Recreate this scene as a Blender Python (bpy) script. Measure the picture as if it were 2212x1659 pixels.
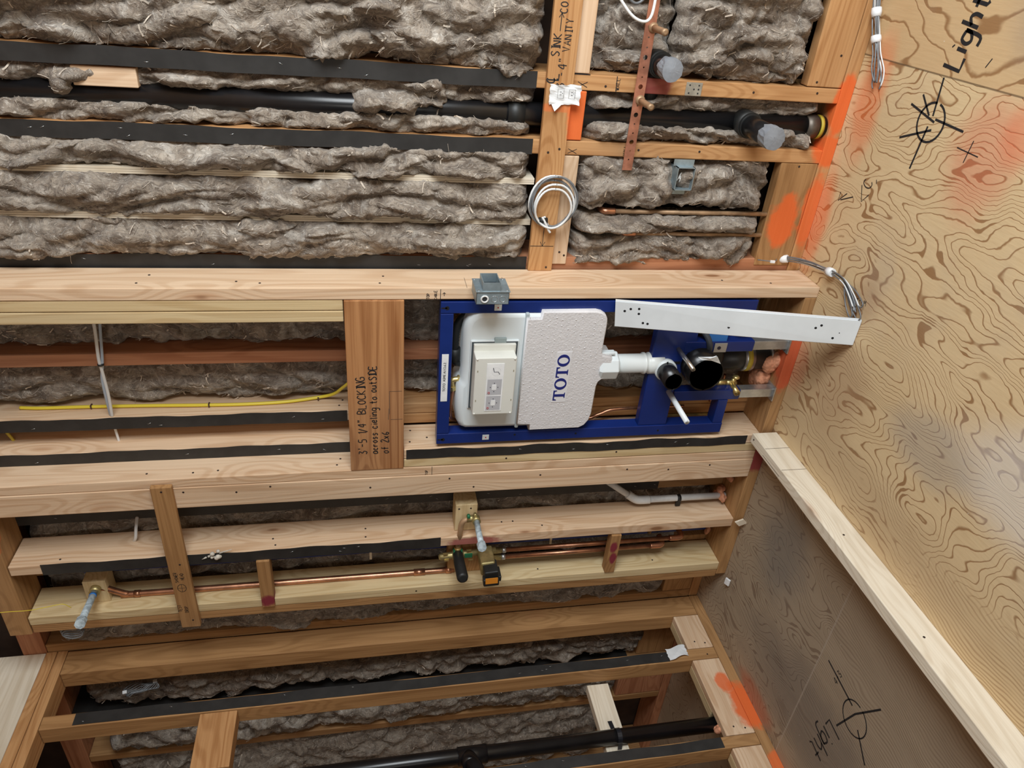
import bpy, math, random
import numpy as np
from mathutils import Vector, Matrix

for o in list(bpy.data.objects): bpy.data.objects.remove(o)
SC = bpy.context.scene
COL = SC.collection

# ------------------------------------------------------------------ camera
# X runs along the long outside wall (photo: up), Y into that wall, Z is up (photo: left); the phone was held sideways
cam_d = bpy.data.cameras.new('camera'); cam = bpy.data.objects.new('camera', cam_d); COL.objects.link(cam)
r_ = Vector((0.08166941, -0.17829110, -0.98058268)); u_ = Vector((0.84488091, 0.53428386, -0.02677707)); b_ = Vector((0.52868361, -0.82628872, 0.19426939))
M = Matrix(((r_.x, u_.x, b_.x, 0), (r_.y, u_.y, b_.y, 0), (r_.z, u_.z, b_.z, 1.35), (0, 0, 0, 1)))
cam.matrix_world = M
cam_d.sensor_width = 36; cam_d.lens = 36*1575.56/2212; cam_d.clip_start = .02
SC.camera = cam
# ------------------------------------------------------------------ light
W = bpy.data.worlds.new('world'); SC.world = W; W.use_nodes = True
W.node_tree.nodes['Background'].inputs[0].default_value = (.80, .90, 1.0, 1)
W.node_tree.nodes['Background'].inputs[1].default_value = .075
def area(name, loc, target, sx, sy, power, col):
    l = bpy.data.lights.new(name, 'AREA'); l.shape = 'RECTANGLE'; l.size = sx; l.size_y = sy; l.energy = power; l.color = col
    o = bpy.data.objects.new(name, l); COL.objects.link(o); o.location = loc
    o.rotation_euler = (Vector(target)-Vector(loc)).to_track_quat('-Z', 'Y').to_euler(); return o
area('window_daylight', (1.45, .45, 1.40), (-1.0, 1.6, .8), 1.2, 1.5, 84, (.92, .97, 1.0))
area('front_fill', (-.3, -2.0, 1.5), (-.9, 1.9, .9), 1.0, 1.8, 14, (1.0, .95, .88))  # unseen fill from behind the camera, brightens the tank front
SC.view_settings.view_transform = 'Standard'; SC.view_settings.look = 'None'; SC.view_settings.gamma = 1
SC.view_settings.use_curve_mapping = False; SC.view_settings.exposure = 0.18

# ------------------------------------------------------------------ planes
YM = 1.944      # front of the outside wall's studs
YF = 1.810      # front of the furred-out wet wall
XL = -2.329     # front of the left partition's studs

# ------------------------------------------------------------------ node helpers
class NT:
    def __init__(s, name):
        s.m = bpy.data.materials.new(name); s.m.use_nodes = True; s.t = s.m.node_tree; s.n = s.t.nodes
        s.bsdf = s.n['Principled BSDF']
    def new(s, t, **k):
        n = s.n.new(t)
        for a, b in k.items(): setattr(n, a, b)
        return n
    def link(s, a, b): s.t.links.new(a, b)
    def inp(s, sock, v):
        if hasattr(v, 'is_output'): s.link(v, sock)
        elif isinstance(v, (tuple, list)) and sock.type == 'RGBA' and len(v) == 3: sock.default_value = (*v, 1)
        else: sock.default_value = v
    def math(s, op, a, b=None, c=None, clamp=False):
        n = s.new('ShaderNodeMath', operation=op, use_clamp=clamp); s.inp(n.inputs[0], a)
        if b is not None: s.inp(n.inputs[1], b)
        if c is not None: s.inp(n.inputs[2], c)
        return n.outputs[0]
    def vmath(s, op, a, b=None):
        n = s.new('ShaderNodeVectorMath', operation=op); s.inp(n.inputs[0], a)
        if b is not None: s.inp(n.inputs[1], b)
        return n.outputs['Value'] if op in ('LENGTH', 'DISTANCE', 'DOT_PRODUCT') else n.outputs[0]
    def noise(s, vec, scale=1, detail=2, rough=.5, dist=0):
        n = s.new('ShaderNodeTexNoise'); s.link(vec, n.inputs['Vector']); n.inputs['Scale'].default_value = scale
        n.inputs['Detail'].default_value = detail; n.inputs['Roughness'].default_value = rough; n.inputs['Distortion'].default_value = dist
        return n.outputs['Fac']
    def voro(s, vec, scale=1, feature='F1', rand=1):
        n = s.new('ShaderNodeTexVoronoi', feature=feature); s.link(vec, n.inputs['Vector']); n.inputs['Scale'].default_value = scale
        n.inputs['Randomness'].default_value = rand
        return n.outputs['Distance']
    def map(s, v, a, b, c=0, d=1):
        n = s.new('ShaderNodeMapRange', clamp=True, interpolation_type='SMOOTHSTEP'); s.inp(n.inputs[0], v)
        for i, x in enumerate((a, b, c, d)): n.inputs[i+1].default_value = x
        return n.outputs[0]
    def mix(s, f, a, b, blend='MIX'):
        n = s.new('ShaderNodeMix', data_type='RGBA', blend_type=blend); s.inp(n.inputs[0], f); s.inp(n.inputs[6], a); s.inp(n.inputs[7], b)
        return n.outputs[2]
    def bump(s, h, st, dist=.01, normal=None):
        n = s.new('ShaderNodeBump'); n.inputs['Strength'].default_value = st; n.inputs['Distance'].default_value = dist; s.link(h, n.inputs['Height'])
        if normal: s.link(normal, n.inputs['Normal'])
        s.link(n.outputs[0], s.bsdf.inputs['Normal']); return n.outputs[0]
    def finish(s, col, rough=.6, metal=0, **k):
        s.inp(s.bsdf.inputs['Base Color'], col); s.inp(s.bsdf.inputs['Roughness'], rough); s.inp(s.bsdf.inputs['Metallic'], metal)
        for a, b in k.items(): s.inp(s.bsdf.inputs[a.replace('_', ' ')], b)
        return s.m

ORANGE = (.78, .15, .035); RED = (.28, .035, .05); MAG = (.22, .025, .045)
# sprayed and crayoned marks: centre, radii, colour, opacity (real paint on the framing)
PAINT = [((-.345, 1.95, .02), (.085, .07, .035), ORANGE, .95), ((-.475, 1.95, .02), (.05, .06, .05), ORANGE, .95),
         ((-.66, 1.94, .02), (.13, .08, .032), ORANGE, .8), ((-.69, 1.94, .10), (.085, .03, .05), ORANGE, .9),
         ((-.415, 1.93, .785), (.085, .05, .032), ORANGE, .9), ((-.385, 1.92, .85), (.012, .03, .06), ORANGE, .45),
         ((-1.11, 1.81, .02), (.10, .05, .06), (.6, .10, .04), .85), ((-2.33, 1.42, .02), (.05, .10, .065), ORANGE, .95),
         ((-2.33, 1.52, .07), (.03, .045, .03), ORANGE, .85), ((-1.50, 1.81, .02), (.055, .05, .06), RED, .85),
         ((-.32, 1.944, .585), (.05, .04, .05), MAG, .8), ((-1.80, 1.81, 1.00), (.025, .03, .10), RED, .8),
         ((-2.00, 1.82, 1.70), (.035, .04, .04), MAG, .95), ((-1.87, 1.805, .49), (.032, .012, .016), MAG, .95), ((-1.925, 1.805, .485), (.034, .012, .015), MAG, .95),
         ((-1.65, 1.81, 2.47), (.10, .05, .03), ORANGE, .8), ((-2.33, 1.17, .0), (.04, .09, .06), ORANGE, .8)]
def paint_chain(g, col, which=None):
    P = g.new('ShaderNodeNewGeometry').outputs['Position']
    nz = g.math('ADD', g.math('MULTIPLY', g.noise(P, 34, 4, .65), .5), g.math('MULTIPLY', g.noise(P, 11, 2, .5), .5))
    for i, (c, r, k, op) in enumerate(PAINT):
        if which is not None and i not in which: continue
        d = g.vmath('SUBTRACT', P, c); d = g.vmath('MULTIPLY', d, tuple(1/x for x in r)); d = g.vmath('LENGTH', d)
        d = g.math('ADD', d, g.math('MULTIPLY', g.math('SUBTRACT', nz, .5), 1.3))
        col = g.mix(g.map(d, .72, 1.12, op, 0), col, k)
    return col

def wood(name, light, dark, axis, paint=None, rough=.62, knots=True, contrast=1.0):
    g = NT(name); tc = g.new('ShaderNodeTexCoord'); oi = g.new('ShaderNodeObjectInfo')
    off = g.new('ShaderNodeCombineXYZ')
    for i in range(3): g.link(g.math('MULTIPLY', oi.outputs['Random'], 37.0+11*i), off.inputs[i])
    v = g.vmath('ADD', tc.outputs['Object'], off.outputs[0])
    def st(a, b):
        s = [b, b, b]; s['xyz'.index(axis)] = a; return g.vmath('MULTIPLY', v, tuple(s))
    kn = g.voro(st(2.3, 6.5), 1, 'F1', 1)
    h = g.noise(st(.55, 7), 1, 2, .5, .2)
    h2 = g.math('ADD', h, g.map(kn, .03, .45, .22, 0)) if knots else h
    lines = g.math('SINE', g.math('MULTIPLY', h2, 95.0))
    lines = g.map(lines, -.3, 1.0, 0, 1)
    fine = g.noise(st(3.5, 190), 1, 3, .6)
    broad = g.noise(st(1.0, 12), 1, 2)
    f = g.math('ADD', g.math('MULTIPLY', lines, .36*contrast), g.math('MULTIPLY', g.map(fine, .35, .75), .34*contrast))
    f = g.math('ADD', f, g.math('MULTIPLY', g.map(broad, .35, .7), .36), clamp=True)
    c = g.mix(f, light, dark)
    if knots:
        c = g.mix(g.map(kn, .035, .075, .85, 0), c, (.16, .065, .025))
        c = g.mix(g.map(kn, .07, .16, .35, 0), c, (.42, .20, .09))
    vv = g.noise(st(.8, 2.0), 1, 2)
    c = g.mix(g.map(vv, .55, .75, 0, .22), c, (.25, .22, .17))
    if paint: c = paint_chain(g, c, paint)
    g.bump(g.math('ADD', fine, g.math('MULTIPLY', lines, .4)), .25, .002)
    return g.finish(c, rough, Specular_IOR_Level=.25)

TONES = dict(fresh=((.76, .565, .385), (.54, .335, .19)), old=((.56, .31, .135), (.34, .15, .05)), red=((.50, .23, .12), (.30, .11, .05)),
             yellow=((.70, .56, .33), (.50, .35, .17)), mid=((.45, .25, .105), (.27, .135, .05)), pale=((.82, .74, .60), (.63, .53, .39)),
             board=((.50, .25, .105), (.27, .105, .035)))
_w = {}
def wd(tone, axis, paint=None):
    k = (tone, axis, tuple(paint) if paint else None)
    if k not in _w: _w[k] = wood('lumber_%s_%s%d' % (tone, axis, len(_w)), *TONES[tone], axis, paint, contrast=1.25 if tone == 'board' else 1.0)
    return _w[k]

def simple(name, col, rough=.5, metal=0, var=0, scale=30, bump=0, **k):
    g = NT(name); c = col
    tc = g.new('ShaderNodeTexCoord').outputs['Object']
    if var:
        n = g.noise(tc, scale, 4, .6); c = g.mix(g.map(n, .3, .7, 0, 1), tuple(x*(1-var) for x in col), tuple(min(1, x*(1+var)) for x in col))
    if bump: g.bump(g.noise(tc, scale*3, 3), bump, .002)
    return g.finish(c, rough, metal, **k)
NAIL = simple('nail', (.05, .035, .03), .5, .4)
TAPE = simple('black_membrane', (.022, .021, .020), .55, 0, .25, 14, .15)
BLACKP = simple('black_abs', (.008, .008, .009), .28, 0, .3, 10)
BLACKR = simple('black_rubber', (.012, .013, .013), .5, 0, .2, 20)
DARKCAV = simple('cavity_board', (.05, .03, .02), .9, 0, .3, 8)
BLUE = simple('blue_steel_paint', (.007, .024, .155), .32, 0, .12, 6)
BLUEP = simple('blue_plastic', (.02, .16, .5), .4)
DBLUE = simple('dark_blue_strip', (.015, .03, .17), .5, 0, .3, 20)
WHITEP = simple('white_plastic', (.68, .74, .76), .42, 0, .03, 4)
CREAM = simple('ivory_plastic', (.70, .71, .66), .4, 0, .03, 6)
WHITEM = simple('white_painted_metal', (.72, .77, .80), .4, 0, .06, 5)
WHITE = simple('white_paper', (.78, .80, .81), .8, 0, .08, 20)
PVC = simple('white_pvc', (.66, .67, .66), .4, 0, .15, 12)
WIREW = simple('white_cable', (.72, .73, .72), .45)
WIREG = simple('grey_cable', (.17, .18, .19), .35, .1, .3, 30)
YEL = simple('yellow_cable', (.75, .60, .05), .4)
CHAR = simple('black_marker', (.012, .012, .014), .7)
PENC = simple('pencil', (.10, .07, .05), .8)
STEEL = simple('galvanised_steel', (.55, .57, .58), .35, .85, .18, 25)
BOXM = simple('galvanised_box', (.34, .42, .46), .42, .6, .15, 30)
NICK = simple('stainless_stub', (.50, .49, .46), .25, .9, .15, 40)
THREAD = simple('taped_galvanised', (.46, .55, .60), .55, .15, .35, 60, .5)
BRASS = simple('brass', (.62, .48, .20), .3, .8, .2, 40)
DBRASS = simple('dull_brass', (.40, .33, .15), .42, .7, .25, 30)
COPPER = simple('copper_pipe', (.50, .24, .14), .28, .85, .3, 14)
COPPERD = simple('weathered_copper', (.40, .26, .15), .5, .45, .3, 20)
COPPERS = simple('copper_strap_metal', (.46, .20, .13), .42, .55, .3, 22)
GREENP = simple('green_tag', (.02, .16, .07), .4)
ORP = simple('orange_label', (.75, .27, .02), .6)
FOAMO = simple('orange_spray_foam', (.62, .28, .16), .85, 0, .25, 60, .8)
DUCT = simple('silver_duct_tape', (.25, .27, .30), .6, .15, .12, 30, .3)
CLEAR = simple('crumpled_clear_wrap', (.70, .73, .74), .25, 0, .2, 60, .6)
NAVY = simple('navy_print', (.012, .02, .17), .5)
REDI = simple('red_print', (.5, .03, .04), .5)
GREYI = simple('grey_print', (.38, .40, .42), .6)
YLAB = simple('yellow_label', (.50, .38, .04), .6)

def foam_mat():
    g = NT('white_foam'); tc = g.new('ShaderNodeTexCoord').outputs['Object']
    v = g.voro(tc, 150); g.bump(g.math('SUBTRACT', 1.0, v), .35, .002)
    return g.finish(g.mix(g.noise(tc, 60, 3), (.60, .59, .60), (.72, .71, .72)), .7)
FOAM = foam_mat()

def wool_mat():
    g = NT('mineral_wool'); tc = g.new('ShaderNodeTexCoord').outputs['Object']; oi = g.new('ShaderNodeObjectInfo')
    off = g.new('ShaderNodeCombineXYZ')
    for i in range(3): g.link(g.math('MULTIPLY', oi.outputs['Random'], 31.0+7*i), off.inputs[i])
    p = g.vmath('ADD', tc, off.outputs[0])
    w = g.new('ShaderNodeTexNoise'); g.link(p, w.inputs['Vector']); w.inputs['Scale'].default_value = 9; w.inputs['Detail'].default_value = 3
    wp = g.vmath('ADD', p, g.vmath('MULTIPLY', g.vmath('SUBTRACT', w.outputs['Color'], (.5, .5, .5)), (.14, .14, .14)))
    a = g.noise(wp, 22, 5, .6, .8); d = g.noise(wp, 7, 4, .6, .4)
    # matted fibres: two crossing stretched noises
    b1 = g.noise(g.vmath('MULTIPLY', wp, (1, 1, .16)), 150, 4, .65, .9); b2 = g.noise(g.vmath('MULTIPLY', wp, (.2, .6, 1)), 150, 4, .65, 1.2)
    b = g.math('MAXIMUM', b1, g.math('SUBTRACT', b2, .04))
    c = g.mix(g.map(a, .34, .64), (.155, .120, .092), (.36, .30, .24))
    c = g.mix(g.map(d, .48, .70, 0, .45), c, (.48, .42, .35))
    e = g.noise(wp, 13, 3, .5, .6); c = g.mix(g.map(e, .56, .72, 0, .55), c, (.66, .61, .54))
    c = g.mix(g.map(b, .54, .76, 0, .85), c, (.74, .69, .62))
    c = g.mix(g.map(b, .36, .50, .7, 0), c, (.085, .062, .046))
    h = g.math('ADD', g.math('MULTIPLY', b, 1.0), g.math('MULTIPLY', a, 1.0))
    g.bump(h, .8, .010)
    return g.finish(c, .95, Specular_IOR_Level=.08, Sheen_Weight=.15)
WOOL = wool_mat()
FIBRE = simple('loose_wool_fibre', (.52, .45, .37), .9, 0, .35, 40)

def floor_mat():
    g = NT('plywood_subfloor'); P = g.new('ShaderNodeNewGeometry').outputs['Position']
    s = g.new('ShaderNodeSeparateXYZ'); g.link(P, s.inputs[0]); X, Y = s.outputs[0], s.outputs[1]
    # three sheets, each with its own figure: offset the pattern per sheet
    sheetA = g.math('GREATER_THAN', X, -.212); sheetC = g.math('MULTIPLY', g.math('LESS_THAN', X, -1.38), g.math('LESS_THAN', Y, 1.245))
    off = g.new('ShaderNodeCombineXYZ'); g.link(g.math('ADD', g.math('MULTIPLY', sheetA, 7.3), g.math('MULTIPLY', sheetC, 3.9)), off.inputs[0]); g.link(g.math('MULTIPLY', sheetA, 2.2), off.inputs[1])
    p = g.vmath('ADD', P, off.outputs[0])
    w = g.new('ShaderNodeTexNoise'); g.link(p, w.inputs['Vector']); w.inputs['Scale'].default_value = 3.2; w.inputs['Detail'].default_value = 2
    w2 = g.new('ShaderNodeTexNoise'); g.link(p, w2.inputs['Vector']); w2.inputs['Scale'].default_value = 26; w2.inputs['Detail'].default_value = 2
    q = g.vmath('ADD', p, g.vmath('MULTIPLY', g.vmath('SUBTRACT', w.outputs['Color'], (.5, .5, .5)), (.14, .24, 0)))
    q = g.vmath('ADD', q, g.vmath('MULTIPLY', g.vmath('SUBTRACT', w2.outputs['Color'], (.5, .5, .5)), (.014, .016, 0)))
    sq = g.vmath('MULTIPLY', q, (1, .33, 0))
    kv = g.vmath('MULTIPLY', q, (1, .62, 0))
    kn = g.voro(kv, 4.6, 'F1', .9)
    h = g.math('ADD', g.noise(sq, 4.6, 2.0, .5), g.math('MULTIPLY', g.math('POWER', g.map(kn, 0, .34, 1, 0), 2.0), .20))
    ph = g.math('MULTIPLY', h, g.math('SUBTRACT', 42.0, g.math('MULTIPLY', sheetA, 30)))
    fr = g.math('FRACT', ph)
    wdt = g.noise(q, 9, 2)
    # late-wood lines of varying width, now and then a filled patch
    edge = g.math('ADD', .10, g.math('MULTIPLY', g.map(wdt, .56, .72), .46))
    ln = g.math('MULTIPLY', g.map(fr, 0, .09), g.math('SUBTRACT', 1.0, g.map(g.math('SUBTRACT', fr, edge), 0, .14)))
    fine = g.noise(g.vmath('MULTIPLY', p, (1, .1, 0)), 150, 3, .6)
    st = g.math('SINE', g.math('MULTIPLY', g.math('ADD', X, g.math('MULTIPLY', g.noise(g.vmath('MULTIPLY', p, (1, .5, 0)), 4, 3), .16)), 620.0))
    st = g.math('MULTIPLY', g.map(st, -.2, .9, 0, .55), g.map(g.noise(g.vmath('MULTIPLY', p, (1, .2, 0)), 22, 2), .3, .6, .3, 1))
    nearcurb = g.map(g.math('ADD', X, g.math('MULTIPLY', w.outputs['Fac'], .22)), -1.06, -1.14, 0, 1)
    ynear = g.map(g.math('ADD', Y, g.math('MULTIPLY', w.outputs['Fac'], .5)), 1.38, 1.55, 1, 0)
    smask = g.math('MAXIMUM', sheetC, g.math('MULTIPLY', g.math('MULTIPLY', nearcurb, ynear), g.math('GREATER_THAN', X, -1.38)))
    ln = g.math('ADD', g.math('MULTIPLY', ln, g.math('SUBTRACT', 1.0, smask)), g.math('MULTIPLY', st, smask))
    base = g.mix(g.noise(p, 4, 4), (.62, .45, .245), (.76, .59, .355))
    base = g.mix(g.map(fine, .4, .75, 0, .25), base, (.50, .33, .17))
    # softer, browner flow of the far sheet edge (photo top right)
    base = g.mix(g.math('MULTIPLY', sheetA, .45), base, (.52, .31, .14))
    c = g.mix(g.math('MULTIPLY', ln, .92), base, (.30, .155, .062))
    c = g.mix(g.map(kn, .03, .10, .75, 0), c, (.22, .13, .075))
    # swept drywall dust and grime
    d1 = g.noise(p, 2.3, 4, .6)
    c = g.mix(g.map(d1, .52, .75, 0, .35), c, (.42, .36, .29))
    # shower end: walked-on and grimy, with some shade put into the grey-brown
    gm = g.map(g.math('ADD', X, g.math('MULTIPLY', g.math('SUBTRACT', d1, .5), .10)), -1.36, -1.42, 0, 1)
    grime_shade = g.mix(g.math('MULTIPLY', ln, .7), g.mix(g.noise(sq, 12, 4), (.30, .235, .17), (.43, .345, .25)), (.19, .13, .09))
    c = g.mix(g.math('MULTIPLY', gm, .93), c, grime_shade)
    # brown scuffed strip beside the curb and wall
    for (cx, cy, rx, ry, col, op) in ((-1.27, 1.45, .11, .75, (.42, .29, .17), .38), (-1.05, 1.62, .16, .17, (.38, .23, .13), .5), (-.93, .93, .14, .22, (.74, .74, .72), .45), (-1.0, 1.2, .09, .16, (.30, .28, .26), .45),
                                      (-.02, 1.30, .16, .2, (.25, .21, .18), .55), (-.78, 1.60, .10, .07, (.30, .16, .10), .35),
                                      (-.36, 1.42, .14, .10, (.62, .13, .07), .42), (-.28, 1.33, .07, .06, (.70, .16, .07), .5), (-.31, 1.86, .16, .06, ORANGE, .5), (-.68, 1.92, .16, .05, ORANGE, .55),
                                      (-1.10, 1.79, .09, .05, (.5, .12, .06), .4), (-2.29, 1.42, .045, .13, (.45, .12, .05), .5), (-1.72, 1.55, .22, .16, (.16, .155, .15), .55), (-2.05, 1.25, .2, .35, (.13, .115, .11), .45)):
        d = g.vmath('LENGTH', g.vmath('MULTIPLY', g.vmath('SUBTRACT', P, (cx, cy, 0)), (1/rx, 1/ry, 1)))
        d = g.math('ADD', d, g.math('MULTIPLY', g.math('SUBTRACT', d1, .5), 1.6))
        c = g.mix(g.map(d, .4, 1.25, op, 0), c, col)
    # seams between sheets
    s1 = g.map(g.math('ABSOLUTE', g.math('ADD', X, .212)), .001, .003, .75, 0)
    s2 = g.math('MULTIPLY', g.map(g.math('ABSOLUTE', g.math('SUBTRACT', Y, 1.245)), .0015, .004, .6, 0), g.math('LESS_THAN', X, -1.38))
    c = g.mix(s1, c, (.10, .06, .03)); c = g.mix(s2, c, (.45, .38, .31))
    sp = g.voro(p, 14); c = g.mix(g.map(sp, .012, .02, .8, 0), c, (.8, .78, .74))
    g.bump(g.math('ADD', g.math('MULTIPLY', ln, -1.0), fine), .3, .0015)
    return g.finish(c, .62, Specular_IOR_Level=.3)

# ------------------------------------------------------------------ mesh helpers
class MB:
    def __init__(s): s.v = []; s.f = []; s.sm = []
    def add(s, v, f, sm=False):
        o = len(s.v); s.v += [tuple(p) for p in v]; s.f += [tuple(i+o for i in q) for q in f]; s.sm += [sm]*len(f); return s
    def box(s, x0, x1, y0, y1, z0, z1):
        x0, x1 = sorted((x0, x1)); y0, y1 = sorted((y0, y1)); z0, z1 = sorted((z0, z1))
        v = [(x, y, z) for x in (x0, x1) for y in (y0, y1) for z in (z0, z1)]
        return s.add(v, [(0, 1, 3, 2), (4, 6, 7, 5), (0, 4, 5, 1), (2, 3, 7, 6), (0, 2, 6, 4), (1, 5, 7, 3)])
    def obox(s, c, ax, ay, az):
        c, ax, ay, az = map(Vector, (c, ax, ay, az))
        v = [c+ax*i+ay*j+az*k for i in (-.5, .5) for j in (-.5, .5) for k in (-.5, .5)]
        return s.add(v, [(0, 1, 3, 2), (4, 6, 7, 5), (0, 4, 5, 1), (2, 3, 7, 6), (0, 2, 6, 4), (1, 5, 7, 3)])
    def tube(s, pts, r, seg=12, caps=True, smooth=True):
        pts = [Vector(p) for p in pts]; n = len(pts); rs = r if isinstance(r, (list, tuple)) else [r]*n
        T = []
        for i in range(n):
            t = (pts[min(i+1, n-1)]-pts[max(i-1, 0)])
            T.append(t.normalized() if t.length > 1e-9 else (T[-1] if T else Vector((0, 0, 1))))
        a = T[0].cross(Vector((0, 0, 1)) if abs(T[0].z) < .9 else Vector((1, 0, 0))).normalized(); v = []
        for i in range(n):
            a = (a-T[i]*a.dot(T[i])).normalized(); b = T[i].cross(a)
            for k in range(seg):
                w = 2*math.pi*k/seg; v.append(pts[i]+(a*math.cos(w)+b*math.sin(w))*rs[i])
        f = [(i*seg+k, i*seg+(k+1) % seg, (i+1)*seg+(k+1) % seg, (i+1)*seg+k) for i in range(n-1) for k in range(seg)]
        s.add(v, f, smooth)
        if caps:
            o = len(s.v)-len(v); s.f += [tuple(o+k for k in reversed(range(seg))), tuple(o+(n-1)*seg+k for k in range(seg))]; s.sm += [False, False]
        return s
    def cyl(s, a, b, r, seg=24, caps=True, r2=None): return s.tube([a, b], [r, r if r2 is None else r2], seg, caps)
    def pipe(s, a, b, r, ri, seg=28):       # hollow pipe open at b
        a, b = Vector(a), Vector(b); d = (b-a).normalized()
        return s.tube([a, b, b, b-d*min(.05, (b-a).length*.95)], [r, r, ri, ri], seg, True)
    def prism(s, poly, y0, y1, axes='xz'):   # polygon in two axes, thickness on the third
        ax = ['xyz'.index(c) for c in axes]; k = 3-sum(ax); n = len(poly); v = []
        for yy in (y0, y1):
            for p in poly:
                q = [0, 0, 0]; q[ax[0]] = p[0]; q[ax[1]] = p[1]; q[k] = yy; v.append(q)
        return s.add(v, [tuple(range(n)), tuple(range(2*n-1, n-1, -1))]+[(i, i+n, (i+1) % n+n, (i+1) % n) for i in range(n)])
    def sphere(s, c, r, su=14, sv=8):
        c = Vector(c); rr = r if isinstance(r, tuple) else (r, r, r); v = [c+Vector((0, 0, rr[2]))]
        for j in range(1, sv):
            t = math.pi*j/sv
            for i in range(su):
                w = 2*math.pi*i/su; v.append(c+Vector((rr[0]*math.sin(t)*math.cos(w), rr[1]*math.sin(t)*math.sin(w), rr[2]*math.cos(t))))
        v.append(c-Vector((0, 0, rr[2]))); f = [(0, 1+i, 1+(i+1) % su) for i in range(su)]
        for j in range(sv-2):
            f += [(1+j*su+i, 1+(j+1)*su+i, 1+(j+1)*su+(i+1) % su, 1+j*su+(i+1) % su) for i in range(su)]
        L = len(v)-1; f += [(L, 1+(sv-2)*su+(i+1) % su, 1+(sv-2)*su+i) for i in range(su)]
        return s.add(v, f, True)
    def ribbon(s, pts, n, w, lift=.0006, U=None):
        n = Vector(n).normalized(); pts = [Vector(p)+n*lift for p in pts]; L = []; R = []
        for i, p in enumerate(pts):
            t = (pts[min(i+1, len(pts)-1)]-pts[max(i-1, 0)]).normalized(); d = t.cross(n).normalized()*w/2
            L.append(p+d); R.append(p-d)
        # slightly extended ends give a felt-tip look
        k = len(pts); f = [(i, i+1, k+i+1, k+i) for i in range(k-1)]
        return s.add(L+R, f)

def dist_origin(vs):
    a = np.array(vs, float); return Vector(((a.min(0)+a.max(0))/2).tolist())
def loc_of(p):
    return Vector((0, 0, 0)) if p is None else WL[p.name]
WL = {}
def make(name, mb, mat, parent=None, bevel=0, segs=2, label=None, cat=None, group=None, kind=None, base=False, autosm=False):
    c = dist_origin(mb.v)
    if base: c.z = min(v[2] for v in mb.v)
    me = bpy.data.meshes.new(name); me.from_pydata([tuple(Vector(p)-c) for p in mb.v], [], mb.f); me.update()
    me.polygons.foreach_set('use_smooth', mb.sm)
    me.materials.append(mat)
    o = bpy.data.objects.new(name, me); COL.objects.link(o); WL[o.name] = c
    if parent is not None: o.parent = parent; o.location = c-WL[parent.name]
    else: o.location = c
    if bevel:
        b = o.modifiers.new('edge', 'BEVEL'); b.width = bevel; b.segments = segs; b.limit_method = 'ANGLE'; b.angle_limit = math.radians(40)
    if label: o['label'] = label
    if cat: o['category'] = cat
    if group: o['group'] = group
    if kind: o['kind'] = kind
    return o
def thing(name, loc, label, cat, group=None):
    o = bpy.data.objects.new(name, None); COL.objects.link(o); o.location = loc; o.empty_display_size = .05; WL[o.name] = Vector(loc)
    o['label'] = label; o['category'] = cat
    if group: o['group'] = group
    return o
def smooth_path(pts, n=8, closed=False):
    P = [Vector(p) for p in pts]; out = []; m = len(P)
    for i in range(m if closed else m-1):
        g = lambda k: P[k % m] if closed else P[max(0, min(m-1, k))]
        a, b, c, d = g(i-1), g(i), g(i+1), g(i+2)
        for j in range(n):
            t = j/n; out.append(.5*((2*b)+(c-a)*t+(2*a-5*b+4*c-d)*t*t+(3*b-a-3*c+d)*t**3))
    if not closed: out.append(P[-1])
    return out

def board(name, label, cat, x0, x1, y0, y1, z0, z1, tone, axis, paint=None, group=None, nails=None, bev=.0025):
    """one stick of lumber; nails = list of (face, a, b) nail heads"""
    o = make(name, MB().box(x0, x1, y0, y1, z0, z1), wd(tone, axis, paint), None, bev, label=label, cat=cat, group=group)
    for fc, a, b in nails or ():
        if fc == 'f': p, q = (a, y0+.002, b), (a, y0-.0008, b)
        elif fc == 'x': p, q = (x1-.002, a, b), (x1+.0008, a, b)
        else: p, q = (a, b, z1-.002), (a, b, z1+.0008)
        make('nail_head', MB().cyl(p, q, .0032, 10), NAIL, o)
    return o
def tape(parent, x0, x1, y, z0, z1, seed=0, ragged=.003, face='y'):
    """strip of black membrane stapled on a stud's narrow face"""
    rnd = random.Random(seed); n = 60; mb = MB(); A = []; B = []
    a0 = rnd.random()*9
    for i in range(n+1):
        z = z0+(z1-z0)*i/n; w = ragged*(math.sin(i*.33+a0)+.6*math.sin(i*.9+a0*2))*.5
        A.append((x0-.001+w*.5, z)); B.append((x1+.001+w, z))
    t = .0018
    v = []
    for (a, b) in zip(A, B):
        for (u, yy) in ((a, y), (b, y), (b, y-t), (a, y-t)):
            v.append((u[0], yy, u[1]) if face == 'y' else (yy, u[0], u[1]))
    f = []
    for i in range(n):
        for k in range(4): f.append((i*4+k, i*4+(k+1) % 4, (i+1)*4+(k+1) % 4, (i+1)*4+k))
    f += [(3, 2, 1, 0), tuple(n*4+k for k in range(4))]
    mb.add(v, f)
    o = make('black_strip', mb, TAPE, parent, label='black membrane strip')
    for k in range(max(2, int((z1-z0)*5))):
        z = z0+(z1-z0)*rnd.random(); x = x0+(x1-x0)*(.2+.6*rnd.random()); a = rnd.uniform(-.5, .5); L = .005
        d = Vector((math.sin(a)*L, 0, math.cos(a)*L)) if face == 'y' else Vector((0, math.sin(a)*L, math.cos(a)*L))
        c = Vector((x, y-t-.0004, z)) if face == 'y' else Vector((y+t+.0004, x, z))
        make('staple', MB().tube([c-d, c+d], .0006, 5), STEEL, o)
    return o

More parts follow.
